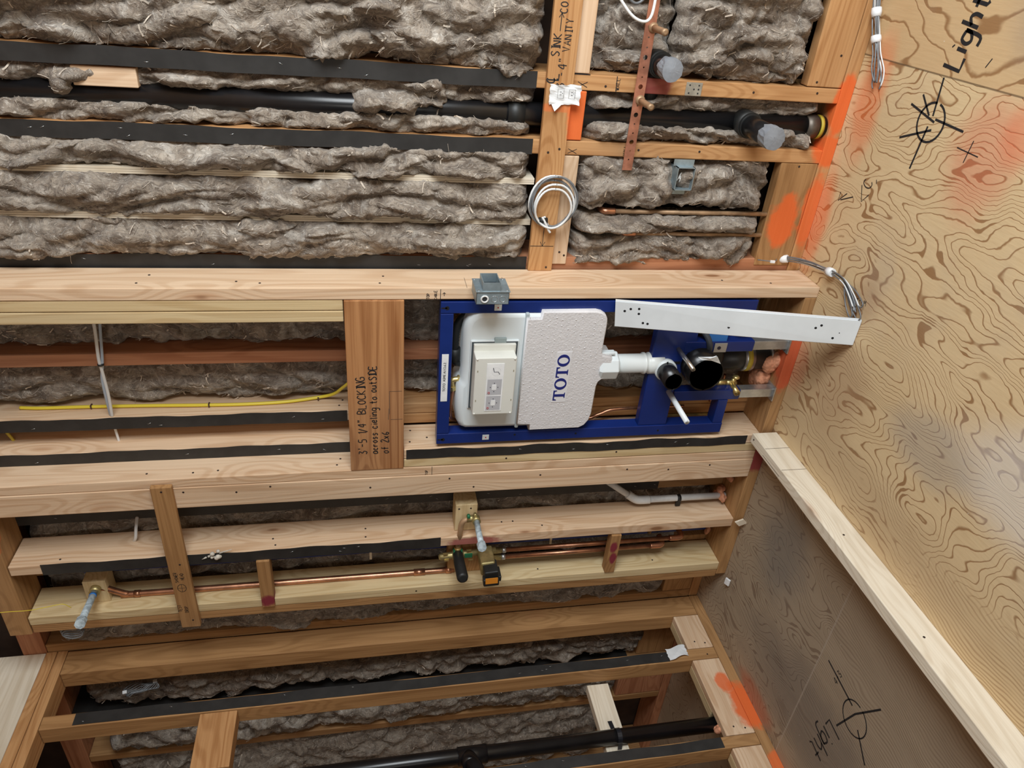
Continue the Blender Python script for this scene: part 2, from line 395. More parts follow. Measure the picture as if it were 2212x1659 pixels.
# ------------------------------------------------------------------ stroke lettering (hand marks)
G = {'A': [[(0, 0), (.3, 1), (.6, 0)], [(.12, .38), (.48, .38)]], 'B': [[(0, 0), (0, 1), (.4, .95), (.45, .72), (.1, .53), (.5, .4), (.5, .1), (0, 0)]],
 'C': [[(.5, .85), (.25, 1), (0, .6), (.05, .15), (.3, 0), (.52, .12)]], 'E': [[(.5, 1), (0, 1), (0, 0), (.5, 0)], [(0, .5), (.4, .5)]],
 'G': [[(.5, .9), (.2, 1), (0, .5), (.15, .05), (.5, .1), (.5, .45), (.28, .45)]], 'I': [[(.1, 1), (.4, 1)], [(.25, 1), (.25, 0)], [(.1, 0), (.4, 0)]],
 'K': [[(0, 0), (0, 1)], [(.5, 1), (.02, .45), (.5, 0)]], 'L': [[(0, 1), (0, 0), (.5, 0)]], 'N': [[(0, 0), (0, 1), (.5, 0), (.5, 1)]],
 'O': [[(.25, 1), (.02, .7), (.05, .2), (.28, 0), (.52, .3), (.48, .8), (.25, 1)]], 'S': [[(.5, .88), (.25, 1), (.03, .78), (.25, .52), (.5, .3), (.28, 0), (0, .1)]],
 'T': [[(0, 1), (.55, 1)], [(.28, 1), (.28, 0)]], 'V': [[(0, 1), (.25, 0), (.5, 1)]], 'Y': [[(0, 1), (.25, .5), (.5, 1)], [(.25, .5), (.25, 0)]],
 'D': [[(0, 0), (0, 1), (.4, .8), (.5, .4), (.3, .05), (0, 0)]], 'F': [[(.5, 1), (0, 1), (0, 0)], [(0, .5), (.4, .5)]], 'H': [[(0, 1), (0, 0)], [(.5, 1), (.5, 0)], [(0, .5), (.5, .5)]],
 'W': [[(0, 1), (.13, 0), (.28, .6), (.42, 0), (.56, 1)]], 'R': [[(0, 0), (0, 1), (.45, .85), (.35, .5), (0, .5), (.5, 0)]], 'P': [[(0, 0), (0, 1), (.45, .85), (.35, .5), (0, .5)]],
 'X': [[(0, 1), (.5, 0)], [(.5, 1), (0, 0)]], 'M': [[(0, 0), (.05, 1), (.28, .4), (.52, 1), (.56, 0)]], 'U': [[(0, 1), (.05, .1), (.3, 0), (.5, .2), (.5, 1)]],
 'a': [[(.4, .55), (.1, .55), (0, .2), (.15, 0), (.4, .25), (.4, .55), (.42, 0)]], 'c': [[(.4, .5), (.15, .6), (0, .25), (.18, 0), (.42, .1)]],
 'e': [[(.03, .3), (.4, .35), (.3, .6), (.05, .45), (.03, .1), (.25, 0), (.42, .1)]], 'f': [[(.42, .95), (.22, 1), (.18, 0)], [(0, .55), (.4, .55)]],
 'g': [[(.4, .55), (.1, .6), (0, .3), (.15, .08), (.4, .25), (.42, .58), (.38, -.3), (.05, -.35)]], 'h': [[(0, 1), (0, 0)], [(0, .4), (.25, .6), (.4, .4), (.4, 0)]],
 'i': [[(.1, .6), (.1, 0)], [(.1, .85), (.13, .9)]], 'l': [[(.1, 1), (.1, 0)]], 'n': [[(0, .6), (0, 0)], [(0, .4), (.25, .6), (.4, .4), (.4, 0)]],
 'o': [[(.2, .6), (0, .35), (.15, 0), (.4, .2), (.35, .55), (.2, .6)]], 'r': [[(0, .6), (.03, 0)], [(.02, .4), (.2, .6), (.38, .52)]],
 's': [[(.38, .5), (.18, .6), (.05, .45), (.35, .2), (.2, 0), (0, .08)]], 't': [[(.18, 1), (.18, .1), (.35, 0)], [(0, .65), (.4, .65)]],
 'u': [[(0, .6), (.03, .1), (.22, 0), (.4, .2), (.4, .6), (.42, 0)]], 'x': [[(0, .6), (.4, 0)], [(.4, .6), (0, 0)]],
 '1': [[(.2, .8), (.3, 1), (.28, 0)]], '2': [[(.05, .8), (.25, 1), (.45, .75), (0, 0), (.5, .03)]], '3': [[(.05, .95), (.4, .9), (.15, .55), (.45, .35), (.3, 0), (0, .1)]],
 '4': [[(.35, 0), (.38, 1), (0, .35), (.5, .38)]], '5': [[(.48, 1), (.08, 1), (.05, .6), (.4, .55), (.4, .1), (0, 0)]], '6': [[(.4, 1), (.1, .6), (.05, .15), (.3, 0), (.42, .3), (.1, .38)]],
 '-': [[(.05, .5), (.42, .5)]], "'": [[(.1, 1.05), (.08, .8)]], '"': [[(.06, 1.05), (.05, .8)], [(.25, 1.05), (.24, .8)]], '/': [[(0, -.1), (.4, 1)]]}
def write(mb, text, o, U, V, h, w, rnd, adv=.78):
    """pen strokes for text from origin o, reading along U with letter tops towards V"""
    U, V = Vector(U).normalized(), Vector(V).normalized(); N = U.cross(V); x = 0
    for ch in text:
        if ch == ' ': x += .55*h; continue
        dy = rnd.uniform(-.05, .05); sc = rnd.uniform(.92, 1.08)
        for st in G[ch]:
            pts = [Vector(o)+U*(x+a*h*sc+rnd.uniform(-.02, .02)*h)+V*((b+dy)*h*sc) for a, b in st]
            if len(pts) > 3: pts = smooth_path(pts, 4)
            mb.ribbon(pts, N, w)
        x += (adv if ch not in "ilI'1" else adv*.55)*h
    return x
def strokes(mb, lines, N, w):
    for L in lines: mb.ribbon(L, N, w)
    return mb

# ------------------------------------------------------------------ numpy noise and the wool batts
_p = np.random.RandomState(7).permutation(256); _p = np.concatenate([_p, _p, _p])
_g = np.random.RandomState(3).normal(size=(256, 3)); _g /= np.linalg.norm(_g, axis=1)[:, None]
def pn(x, y, z):
    xi, yi, zi = np.floor(x).astype(int), np.floor(y).astype(int), np.floor(z).astype(int); xf, yf, zf = x-xi, y-yi, z-zi
    f = lambda t: t*t*t*(t*(t*6-15)+10); u, v, w = f(xf), f(yf), f(zf); xi, yi, zi = xi & 255, yi & 255, zi & 255
    def gr(i, j, k):
        q = _g[_p[_p[_p[(xi+i) & 255]+((yi+j) & 255)]+((zi+k) & 255)] & 255]
        return q[..., 0]*(xf-i)+q[..., 1]*(yf-j)+q[..., 2]*(zf-k)
    L = lambda a, b, t: a+(b-a)*t
    return L(L(L(gr(0, 0, 0), gr(1, 0, 0), u), L(gr(0, 1, 0), gr(1, 1, 0), u), v), L(L(gr(0, 0, 1), gr(1, 0, 1), u), L(gr(0, 1, 1), gr(1, 1, 1), u), v), w)*1.6
def batt(label, x0, x1, z0, z1, yf, D=.10, seed=0, over=.006, amp=1.0, res=.0045, stretch=.38, bulge=.012, group=None, name='insulation_batt', dens=1500):
    """a slab of mineral wool squeezed between studs: rounded section, deep folds, torn edges"""
    w = x1-x0; nu = max(14, int((w+.12)/res)); nv = int((z1-z0)/(res*1.25))+2
    U, V = np.meshgrid(np.linspace(-1, 1, nu), np.linspace(0, 1, nv)); th = U*math.pi/2
    z = z0+(z1-z0)*V; zc = np.minimum(V, 1-V)*(z1-z0)
    endf = np.clip(zc/.035, 0, 1)**.5
    e = .55
    sx = np.sign(np.sin(th))*np.abs(np.sin(th))**.85; cy = np.abs(np.cos(th))**e
    S = seed*13.7
    rag = pn(z*6+S, U*0+seed, U*0)*.018+pn(z*31+S, U*0, U*0+seed)*.007+pn(z*80+S, U, U*0+3)*.0035
    x = (x0+x1)/2+sx*(w/2+over)+sx*np.abs(sx)**3*rag*1.6*amp
    X = x; wx = X+.035*pn(X*7, z*4+S, U*0+1); wz = z+.05*pn(X*6+9, z*5, U*0+S)
    # overlapping rolls running along the bay: slow rise, sudden drop
    roll = wx*11+1.3*pn(X*2, z*2.2*(stretch+.3)+S, U*0+seed)+.45*pn(X*9, z*7*(stretch+.2)+S, U*0+3.3); fr = roll-np.floor(roll)
    saw = np.where(fr < .80, fr/.80, (1-fr)/.20)**.8; sawm = np.clip(.5+1.4*pn(X*3+4, z*3+S, U*0+9), 0, 1)
    fold = np.abs(pn(wx*13+S, wz*13*stretch, U*0+seed))**.7
    clump = np.abs(pn(wx*24+S, wz*24*(stretch*.8+.1), U*0+5.5))**.75
    small = np.abs(pn(wx*58+S+3*pn(X*14, z*14, U*0), wz*58*(stretch*.6+.15), U*0+8.5))**.8
    tiny = np.abs(pn(wx*140+S, wz*90, U*0+1.5))
    fuzz = pn(wx*330, wz*260+S, U*0)
    big = pn(wx*3.5+S, wz*1.6, U*0+2)
    d = amp*(.030*(saw-.6)*sawm+.052*(fold-.30)+.026*(clump-.33)+.008*(small-.3)+.0035*(tiny-.3)+.0012*fuzz+.018*big)
    front = yf+.004-bulge*(1-U**2)
    y = front+D*(1-cy*endf)-d*(.35+.65*cy)*np.clip(endf+.15, 0, 1)
    x = x+amp*(.010*pn(z*33+S, X*40, U*0+4)+.005*pn(z*95, X*90+S, U*0))*(.4+.6*np.abs(U))
    z2 = z+amp*(.008*pn(z*30, X*35+S, U*0+7)+.004*pn(z*85+S, X*90, U*0+2))
    z2 = z2+np.where(V < .5, 1, -1)*(1-endf)*.012*pn(X*25+S, V*0, V*0)
    y = np.minimum(y, 2.088); ins = y > YM-.003     # wool never enters the lumber: it only bulges over it in front
    x = np.where(ins, np.clip(x, x0-.004, x1+.004), x)
    co = np.stack([x, y, z2], -1).reshape(-1, 3); c = (co.min(0)+co.max(0))/2
    me = bpy.data.meshes.new(name); nvt = nu*nv; me.vertices.add(nvt); me.vertices.foreach_set('co', (co-c).astype(np.float32).ravel())
    i = (np.arange(nv-1)[:, None]*nu+np.arange(nu-1)[None]).ravel(); q = np.stack([i, i+1, i+nu+1, i+nu], -1)
    me.loops.add(q.size); me.loops.foreach_set('vertex_index', q.ravel().astype(np.int32)); me.polygons.add(len(q))
    me.polygons.foreach_set('loop_start', (np.arange(len(q))*4).astype(np.int32)); me.polygons.foreach_set('loop_total', np.full(len(q), 4, np.int32))
    me.polygons.foreach_set('use_smooth', np.ones(len(q), bool)); me.update(calc_edges=True); me.validate()
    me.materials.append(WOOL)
    o = bpy.data.objects.new(name, me); COL.objects.link(o); o.location = c.tolist(); WL[o.name] = Vector(c.tolist())
    o['label'] = label; o['category'] = 'insulation'
    if group: o['group'] = group
    rr = random.Random(seed*7+1); fb = MB(); cg = co.reshape(nv, nu, 3)
    for k in range(int(w*(z1-z0)*dens)):
        i, j = rr.randrange(2, nu-2), rr.randrange(2, nv-2)
        if abs(2*i/(nu-1)-1) > .93: continue
        p = Vector(cg[j, i]); a = rr.gauss(math.pi/2, .75); L = rr.uniform(.006, .028); cu = rr.uniform(-1, 1)*.9
        q = []
        for m in range(4):
            q.append(p+Vector((0, -.0012-rr.uniform(0, .0022)-(.004*m/3 if k % 7 == 0 else 0), 0))); i2 = min(nu-1, max(0, i+int(math.cos(a)*L*(m+1)/3/(w+.02)*nu))); j2 = min(nv-1, max(0, j+int(math.sin(a)*L*(m+1)/3/(z1-z0)*nv)))
            p2 = Vector(cg[j2, i2]); p = Vector((p.x+math.cos(a)*L/3, min(p2.y, p.y+.004), p.z+math.sin(a)*L/3)); a += cu/3
        if k % 5 == 0: fb.ribbon(q, (0, -1, 0), rr.uniform(.0015, .0045), 0)
        else: fb.tube(q, rr.uniform(.0003, .0007), 3, False)
    if fb.v:
        f = make('loose_fibres', fb, FIBRE, o); f['kind'] = 'stuff'
    return o

# =================================================================== SETTING
def struct(name, mb, mat, **k): return make(name, mb, mat, kind='structure', **k)
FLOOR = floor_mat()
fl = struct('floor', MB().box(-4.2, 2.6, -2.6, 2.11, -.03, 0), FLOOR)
struct('wall_rear', MB().box(-4.2, 2.6, 2.095, 2.115, 0, 2.85), DARKCAV)
struct('ceiling', MB().box(-4.2, 2.6, -2.6, 2.11, 2.85, 2.88), wd('mid', 'x'))
struct('wall_far', MB().box(-4.22, -4.2, -2.6, 2.11, 0, 2.85), wd('mid', 'y'))

# =================================================================== OUTSIDE WALL (studs of plane YM)
D6 = .14
def mstud(label, x0, x1, z0, z1, tone, y=YM, d=D6, paint=None, tp=None, seed=1, nails=None, group=None):
    o = board('wall_stud', label, 'stud', x0, x1, y, y+d, z0, z1, tone, 'z', paint, group, nails)
    if tp: tape(o, x0, x1, y, tp[0], tp[1], seed)
    return o
sa = mstud('wall stud with black strip above and a pink smear by the nail plate below', -.343, -.304, .039, 2.50, 'old', tp=(.905, 2.5), seed=2, paint=(0, 10), nails=[('f', -.325, .30), ('f', -.318, .11), ('f', -.33, .72)])
sb = mstud('wall stud passing between the metal switch box and the lower silver-capped stub', -.510, -.472, .039, 2.50, 'old', tp=(.90, 2.5), seed=3, paint=(1,), nails=[('f', -.49, .60), ('f', -.488, .42)])
se = mstud('black-stripped wall stud running just beyond the outermost furring stud', -.850, -.808, .039, 2.50, 'red', tp=(.885, 2.5), seed=4, y=YM+.004)
for (x0, x1, lb) in ((-.594, -.577, 'thin plywood edge between the wool rows, the one nearer the black drain pipe'), (-.710, -.694, 'thin plywood edge between the wool rows, the one nearer the furring studs')):
    o = MB()
    for k in range(3): o.box(x0+k*.0058, x0+k*.0058+.0050, YM+.002, YM+.11, .885, 2.5)
    make('plywood_rib', o, wd('pale', 'z'), label=lb, cat='plywood strip')
board('bottom_plate', 'long orange-sprayed bottom plate under the insulated outside wall', 'plate', -2.335, .6, YM, YM+D6, 0, .039, 'old', 'x', (0, 1, 2))
# flat blocking on the bottom plate
board('flat_block', 'wide flat block above the bottom plate at the near end of the outside wall', 'block', -.302, .45, YM+.001, YM+.039, .041, .146, 'old', 'x', (0,), nails=[('f', -.22, .07), ('f', -.29, .12)])
board('flat_block', 'wide flat block with a big orange spray patch above the bottom plate', 'block', -.829, -.511, YM+.001, YM+.039, .041, .158, 'mid', 'x', (2, 3), nails=[('f', -.52, .1), ('f', -.81, .06)])
board('flat_block', 'flat block low in the wall corner between shower wall and left partition', 'block', -2.292, -1.98, YM+.001, YM+.039, .041, .165, 'mid', 'x')
# marking board and blocks behind it
sink = board('marking_board', 'long flat board across the wall, inked sink and vanity with a centre line', 'board', -.842, .45, YM-.019, YM-.001, .812, .883, 'old', 'x', (4, 5), nails=[('f', -.50, .86), ('f', -.49, .83), ('f', -.83, .83)])
rnd = random.Random(5); mk = MB()
write(mk, 'SINK', (-.262, YM-.019, .858), (1, 0, 0), (0, 0, 1), .020, .0026, rnd); write(mk, 'VANITY', (-.250, YM-.019, .832), (1, 0, 0), (0, 0, 1), .018, .0022, rnd)
write(mk, "3'-4\"", (-.335, YM-.019, .836), (1, 0, 0), (0, 0, 1), .022, .0024, rnd); write(mk, 'C', (-.325, YM-.019, .862), (1, 0, 0), (0, 0, 1), .022, .0034, rnd); write(mk, 'L', (-.318, YM-.019, .852), (1, 0, 0), (0, 0, 1), .028, .0034, rnd)
write(mk, 'CO', (-.165, YM-.019, .85), (1, 0, 0), (0, 0, 1), .018, .0024, rnd)
N_ = (0, -1, 0)
strokes(mk, [[(-.205, YM-.019, .862), (-.165, YM-.019, .862)], [(-.175, YM-.019, .868), (-.165, YM-.019, .862), (-.175, YM-.019, .856)]], N_, .002)
strokes(mk, [[(-.70, YM-.019, .848), (-.765, YM-.019, .848)], [(-.752, YM-.019, .855), (-.765, YM-.019, .848), (-.752, YM-.019, .841)], [(-.765, YM-.019, .883), (-.765, YM-.019, .815)]], N_, .0016)
make('ink_marks', mk, CHAR, sink, label='black handwritten ink')
board('backing_block', 'light-coloured block below the marking board at its near end, with a knot', 'block', -.302, .45, YM-.001, YM+.036, .768, .811, 'fresh', 'x')
board('backing_block', 'orange-sprayed short block below the marking board between two studs', 'block', -.470, -.345, YM-.001, YM+.036, .768, .811, 'mid', 'x', (4,))
board('backing_block', 'light-coloured block below the marking board under the white cable coil', 'block', -.828, -.512, YM-.001, YM+.036, .766, .811, 'fresh', 'x', nails=[('f', -.79, .79), ('f', -.80, .775)])
# ink on the stud fronts
mk = MB()
write(mk, 'X', (-.335, YM, .79-.02), (1, 0, 0), (0, 0, 1), .026, .0016, rnd); strokes(mk, [[(-.304, YM, .815), (-.304, YM, .765)], [(-.343, YM, .69), (-.304, YM, .692)]], N_, .0022)
write(mk, 'WALL', (-.338, YM, .683), (1, 0, 0), (0, 0, 1), .010, .0014, rnd)
make('ink_marks', mk, CHAR, sa, label='black handwritten ink')
mk = MB()
write(mk, 'X', (-.505, YM, .775), (1, 0, 0), (0, 0, 1), .024, .0014, rnd); strokes(mk, [[(-.508, YM, .628), (-.474, YM, .628)]], N_, .002)
write(mk, 'WALL', (-.505, YM, .634), (1, 0, 0), (0, 0, 1), .009, .0014, rnd); write(mk, 'TUB', (-.505, YM, .53), (1, 0, 0), (0, 0, 1), .010, .0014, rnd) if 0 else None
make('ink_marks', mk, CHAR, sb, label='black handwritten ink')

# wool between the studs of the outside wall (upper half, above the marking board)
batt('big puffy grey wool batt above the black drain pipe bay, widest of all', -.298, .22, .895, 2.42, YM-.012, .09, 1, over=.013, amp=1.25, bulge=.035, stretch=.4)
batt('torn wool strip between the nearest black-stripped stud and the black pipe', -.388, -.346, .895, 2.42, YM+.02, .06, 2, over=.006, amp=1.0, stretch=.5, bulge=.006)
batt('torn wool strip between the black pipe and the second black-stripped stud', -.468, -.428, .895, 2.42, YM+.014, .06, 3, over=.008, amp=1.0, stretch=.5, bulge=.006)
batt('wool row between the second black-stripped stud and the first plywood edge', -.575, -.513, .895, 2.42, YM-.006, .08, 4, over=.012, amp=1.1, stretch=.35, bulge=.014)
batt('wool row between the two thin plywood edges', -.692, -.596, .89, 2.42, YM-.014, .09, 5, over=.014, amp=1.1, stretch=.22, bulge=.018)
batt('wool row between the second plywood edge and the third black-stripped stud', -.805, -.713, .885, 2.42, YM-.014, .09, 6, over=.013, amp=1.1, stretch=.3, bulge=.02)
batt('frayed wool clump spilling over the black pipe near the marking board', -.425, -.350, 1.12, 1.37, YM+.004, .07, 31, over=.010, amp=1.3, stretch=.7)
batt('small wool shred hanging over the black pipe near the top', -.425, -.350, 2.00, 2.06, YM+.006, .06, 32, over=.008, amp=1.2, stretch=.9)
board('wood_cleat', 'short pinkish wood cleat showing above the black pipe between two striped studs', 'block', -.392, -.348, YM+.006, YM+.030, 1.86, 2.00, 'fresh', 'z')
# lower half, under the marking board
batt('bulging wool batt at the floor end beside the upper silver-capped stub', -.298, .22, .152, .545, YM-.010, .09, 7, over=.012, amp=1.3, stretch=.45, bulge=.028)
batt('shadowed wool pushed back behind the copper strap and white cable loop', -.298, .22, .535, .760, YM+.035, .06, 17, over=.006, amp=1.1, stretch=.7, bulge=.012)
batt('small wool strip above the horizontal-looking black pipe, low part', -.388, -.346, .06, .755, YM+.02, .06, 8, over=.004, amp=.9, stretch=.5, bulge=.004)
batt('small wool strip under the black pipe around the lower drain stub', -.470, -.424, .06, .755, YM+.004, .07, 9, over=.005, amp=1.1, stretch=.5, bulge=.012)
batt('wool clump around the metal switch box', -.652, -.514, .168, .755, YM+.000, .08, 10, over=.008, amp=1.15, stretch=.5, bulge=.022)
batt('wool roll between the two brown copper pipes', -.722, -.680, .168, .755, YM+.004, .08, 11, over=.012, amp=1.0, stretch=.4, bulge=.016)
batt('wool roll beyond the second brown copper pipe, above the bare stud', -.824, -.742, .165, .755, YM-.002, .08, 12, over=.010, amp=1.15, stretch=.45, bulge=.02)
# deep in the toilet bay and shower bays
mstud('bare orange-brown stud deep in the toilet bay', -1.146, -1.107, .08, 2.5, 'red', nails=None)
l1 = mstud('black-stripped stud deep in the toilet bay with the yellow cable stapled to its side', -1.364, -1.326, 1.40, 2.5, 'fresh', tp=(1.415, 2.5), seed=7, nails=[('x', YM+.03, 1.44), ('x', YM+.06, 1.43), ('x', YM+.10, 1.46)])
mstud('bare stud behind the toilet frame, nearer of a tight pair', -1.345, -1.308, .04, 1.40, 'old'); mstud('bare stud behind the toilet frame, farther of a tight pair', -1.384, -1.347, .04, 1.40, 'old')
mstud('narrow black-stripped stud right beside the long furring stud, above the blocking board', -1.4575, -1.421, 1.41, 2.5, 'fresh', y=1.905, d=.135, tp=(1.395, 2.5), seed=8)
mstud('black-stripped stud almost hidden behind the pink-tinted flat stud', -1.722, -1.684, .04, 2.5, 'mid', tp=(.30, 2.5), seed=9)
o = mstud('dark stud deep behind the shower piping wrapped in dark blue strips', -1.950, -1.912, .04, 2.5, 'mid')
mb = MB()
for k in range(3): mb.box(-1.948+k*.013, -1.948+k*.013+.009, YM-.004-.002*k, YM+.001, .05, 2.30)
make('blue_strips', mb, DBLUE, o, label='dark blue strips')
mstud('corner stud of the outside wall at the left partition', -2.336, -2.294, .04, 2.5, 'mid')
DK = dict(res=.008, amp=1.0)
batt('dark wool batt in the toilet bay beside the furring studs', -1.104, -.855, .05, 2.45, YM+.045, .06, 21, stretch=.35, bulge=.02, **DK)
batt('dark wool batt in the toilet bay beside the yellow cable stud', -1.318, -1.150, .05, 2.45, YM+.105, .035, 22, stretch=.35, bulge=.045, **DK)
batt('shadowed wool behind the tub spout and white drain pipe', -1.908, -1.726, .05, 2.45, YM+.03, .08, 24, stretch=.5, bulge=.02, **DK)
batt('brown wool batt in the corner bay above the shower piping end', -2.302, -2.085, .165, 2.45, YM+.004, .08, 25, stretch=.3, bulge=.018, res=.006, amp=1.0, over=.010)
batt('sliver of dark wool behind the two touching shower studs', -2.07, -1.957, .05, 2.45, YM+.035, .06, 29, stretch=.4, bulge=.01, **DK)
# beyond the left partition
batt('dim wool batt beyond the left partition, next to the corner', -2.665, -2.40, .20, 2.42, YM-.004, .08, 26, stretch=.5, bulge=.03, res=.006, amp=1.2)
batt('dim wool batt beyond the left partition, middle row', -2.98, -2.74, .26, 2.42, YM+.01, .08, 27, stretch=.4, bulge=.03, res=.008, amp=1.2)
batt('dim wool batt beyond the left partition, farthest row', -3.45, -3.03, .30, 2.42, YM+.01, .08, 28, stretch=.4, bulge=.03, res=.009, amp=1.2)
o = mstud('dim stud beyond the left partition with black strip', -2.735, -2.695, .04, 2.5, 'mid', tp=(.25, 2.5), seed=11)
make('black_strip', MB().box(-2.695, -2.6935, YM, YM+.13, .25, 2.5), TAPE, o)  # black face on the stud's side, stands in for the shade of the gap
mstud('dim bare stud beyond the left partition, farther one', -3.022, -2.984, .04, 2.5, 'mid')
mstud('dim bare stud beyond the left partition, farthest away', -3.50, -3.46, .04, 2.5, 'mid')
board('bottom_plate', 'reddish bottom plate of the outside wall beyond the left partition', 'plate', -4.19, -2.42, YM, YM+D6, 0, .039, 'red', 'x')
board('flat_block', 'reddish flat block low on the wall beyond the left partition, next to the corner', 'block', -2.69, -2.40, YM+.001, YM+.039, .041, .21, 'mid', 'x'); board('flat_block', 'reddish flat block low on the wall beyond the left partition, second one', 'block', -2.98, -2.737, YM+.001, YM+.039, .041, .26, 'red', 'x')
board('top_plate', 'dark top plate of the outside wall in the upper corner', 'plate', -4.19, .6, YM, YM+D6, 2.502, 2.58, 'red', 'x')

# =================================================================== FURRED WET WALL (plane YF)
FD = .128
s1 = board('furring_stud', 'long pale furring stud carrying the metal switch box, outermost of the wet wall', 'stud', -.877, -.842, YF, YF+FD, .0, 2.5, 'fresh', 'z', nails=[('x', YF+.03, 1.92), ('x', YF+.08, 1.90), ('x', YF+.04, 1.68), ('x', YF+.03, 1.31), ('x', YF+.075, 1.30), ('x', YF+.03, 1.62), ('x', YF+.05, .30), ('x', YF+.03, .15)])
mk = MB(); strokes(mk, [[(-.877, YF, 1.148), (-.846, YF, 1.148)]], N_, .0016)
strokes(mk, [[(-.866, YF, 1.138), (-.856, YF, 1.138)], [(-.860, YF, 1.142), (-.856, YF, 1.138), (-.860, YF, 1.134)]], N_, .0016)
write(mk, 'TOP', (-.875, YF, 1.178), (1, 0, 0), (0, 0, 1), .008, .0014, rnd); write(mk, 'CABLE', (-.876, YF, 1.158), (1, 0, 0), (0, 0, 1), .007, .0014, rnd)
make('ink_marks', mk, CHAR, s1, label='black handwritten ink')
board('furring_stud', 'pale furring stud ending at the blocking board, next to the outermost one', 'stud', -.909, -.878, YF+.002, YF+FD, 1.409, 2.5, 'yellow', 'z')
board('furring_stud', 'pale furring stud ending at the blocking board, second in from the outermost one', 'stud', -.944, -.911, YF+.002, YF+FD, 1.409, 2.5, 'yellow', 'z')
bl = board('blocking_board', 'broad brown blocking board with black handwriting spanning the toilet bay', 'board', -1.459, -.878, YF-.003, YF+.036, 1.246, 1.407, 'board', 'x')
mk = MB(); YB = YF-.003
write(mk, "3'-5 1/4\" BLOCKING", (-1.395, YB, 1.357), (1, 0, 0), (0, 0, 1), .024, .003, rnd, .72)
write(mk, 'across cieling to outSIDE', (-1.395, YB, 1.325), (1, 0, 0), (0, 0, 1), .021, .003, rnd, .66)
write(mk, 'of 2x6', (-1.395, YB, 1.292), (1, 0, 0), (0, 0, 1), .022, .003, rnd, .66)
make('ink_marks', mk, CHAR, bl, label='black handwritten ink')
mk = MB(); strokes(mk, [[(-1.17, YB, 1.252), (-1.17, YB, 1.288)], [(-1.17, YB, 1.288), (-1.25, YB, 1.288)], [(-1.27, YB, 1.25), (-1.27, YB, 1.285)], [(-1.23, YB, 1.29), (-1.27, YB, 1.292)]], N_, .0012)
make('pencil_marks', mk, PENC, bl, label='thin pencil lines')
j1 = board('jack_stud', 'jack stud under the blocking board with a black strip, side facing the toilet frame', 'stud', -1.424, -1.389, YF, YF+FD+.006, .04, 1.245, 'fresh', 'z', nails=[('x', YF+.04, 1.225), ('x', YF+.1, 1.22), ('x', YF+.06, 1.17)])
tape(j1, -1.424, -1.392, YF, .09, 1.238, 13, .006)
board('jack_stud', 'jack stud under the blocking board, squeezed between the black-stripped one and the long stud', 'stud', -1.457, -1.426, YF, YF+FD, .04, 1.245, 'yellow', 'z', nails=[('f', -1.44, .92), ('f', -1.435, .55)])
s3 = board('furring_stud', 'full-height pale furring stud at the far side of the toilet bay', 'stud', -1.492, -1.459, YF, YF+FD+.006, .04, 2.44, 'fresh', 'z', nails=[('x', YF+.03, 2.0), ('x', YF+.025, 1.87), ('x', YF+.03, 1.80), ('x', YF+.03, 1.45), ('x', YF+.06, 1.44)])
s4 = board('flat_stud', 'pink-tinted stud turned flat beside the shower piping bay', 'stud', -1.572, -1.493, YF-.002, YF+.038, .04, 2.44, 'fresh', 'z', nails=[('f', -1.51, 1.9), ('f', -1.52, 1.75), ('f', -1.505, 1.65), ('f', -1.53, 1.35), ('f', -1.51, 1.1), ('f', -1.55, 1.02), ('f', -1.515, .8), ('f', -1.51, .5), ('f', -1.52, .35), ('f', -1.51, .2)])
mk = MB(); strokes(mk, [[(-1.492, YF, 1.157), (-1.459, YF, 1.157)]], N_, .0014); write(mk, 'TOP', (-1.49, YF, 1.17), (1, 0, 0), (0, 0, 1), .008, .0014, rnd)
make('ink_marks', mk, CHAR, s3, label='black handwritten ink')
board('bottom_plate', 'bottom plate of the furred wet wall, sprayed orange and smeared red', 'plate', -2.062, -.8775, YF, YF+.1335, 0, .0395, 'mid', 'x', (6, 9))
s8 = board('furring_stud', 'pale stud amid the shower piping with a black strip on its upper length', 'stud', -1.810, -1.772, YF, YF+FD, .04, 2.44, 'fresh', 'z', (11,), nails=[('x', YF+.05, 1.67), ('x', YF+.02, 1.66), ('x', YF+.07, 1.37), ('x', YF+.03, 1.37), ('x', YF+.06, .86), ('x', YF+.06, .90), ('x', YF+.03, .76), ('x', YF+.02, 2.3)])
tape(s8, -1.812, -1.772, YF, 1.12, 2.35, 14, .004)
board('furring_stud', 'inner of two touching studs under the copper shower pipe', 'stud', -2.036, -2.000, YF, YF+FD, .04, 2.44, 'yellow', 'z', nails=[('x', YF+.04, .75), ('x', YF+.02, .5), ('x', YF+.04, .3), ('f', -2.02, 1.2)])
board('furring_stud', 'outer of two touching studs at the far end of the wet wall', 'stud', -2.074, -2.038, YF+.002, YF+FD, .04, 2.44, 'mid', 'z')
board('top_plate', 'top plate over the shower piping bay', 'plate', -2.078, -.8, YF, YF+.134, 2.444, 2.51, 'mid', 'x', (15,))
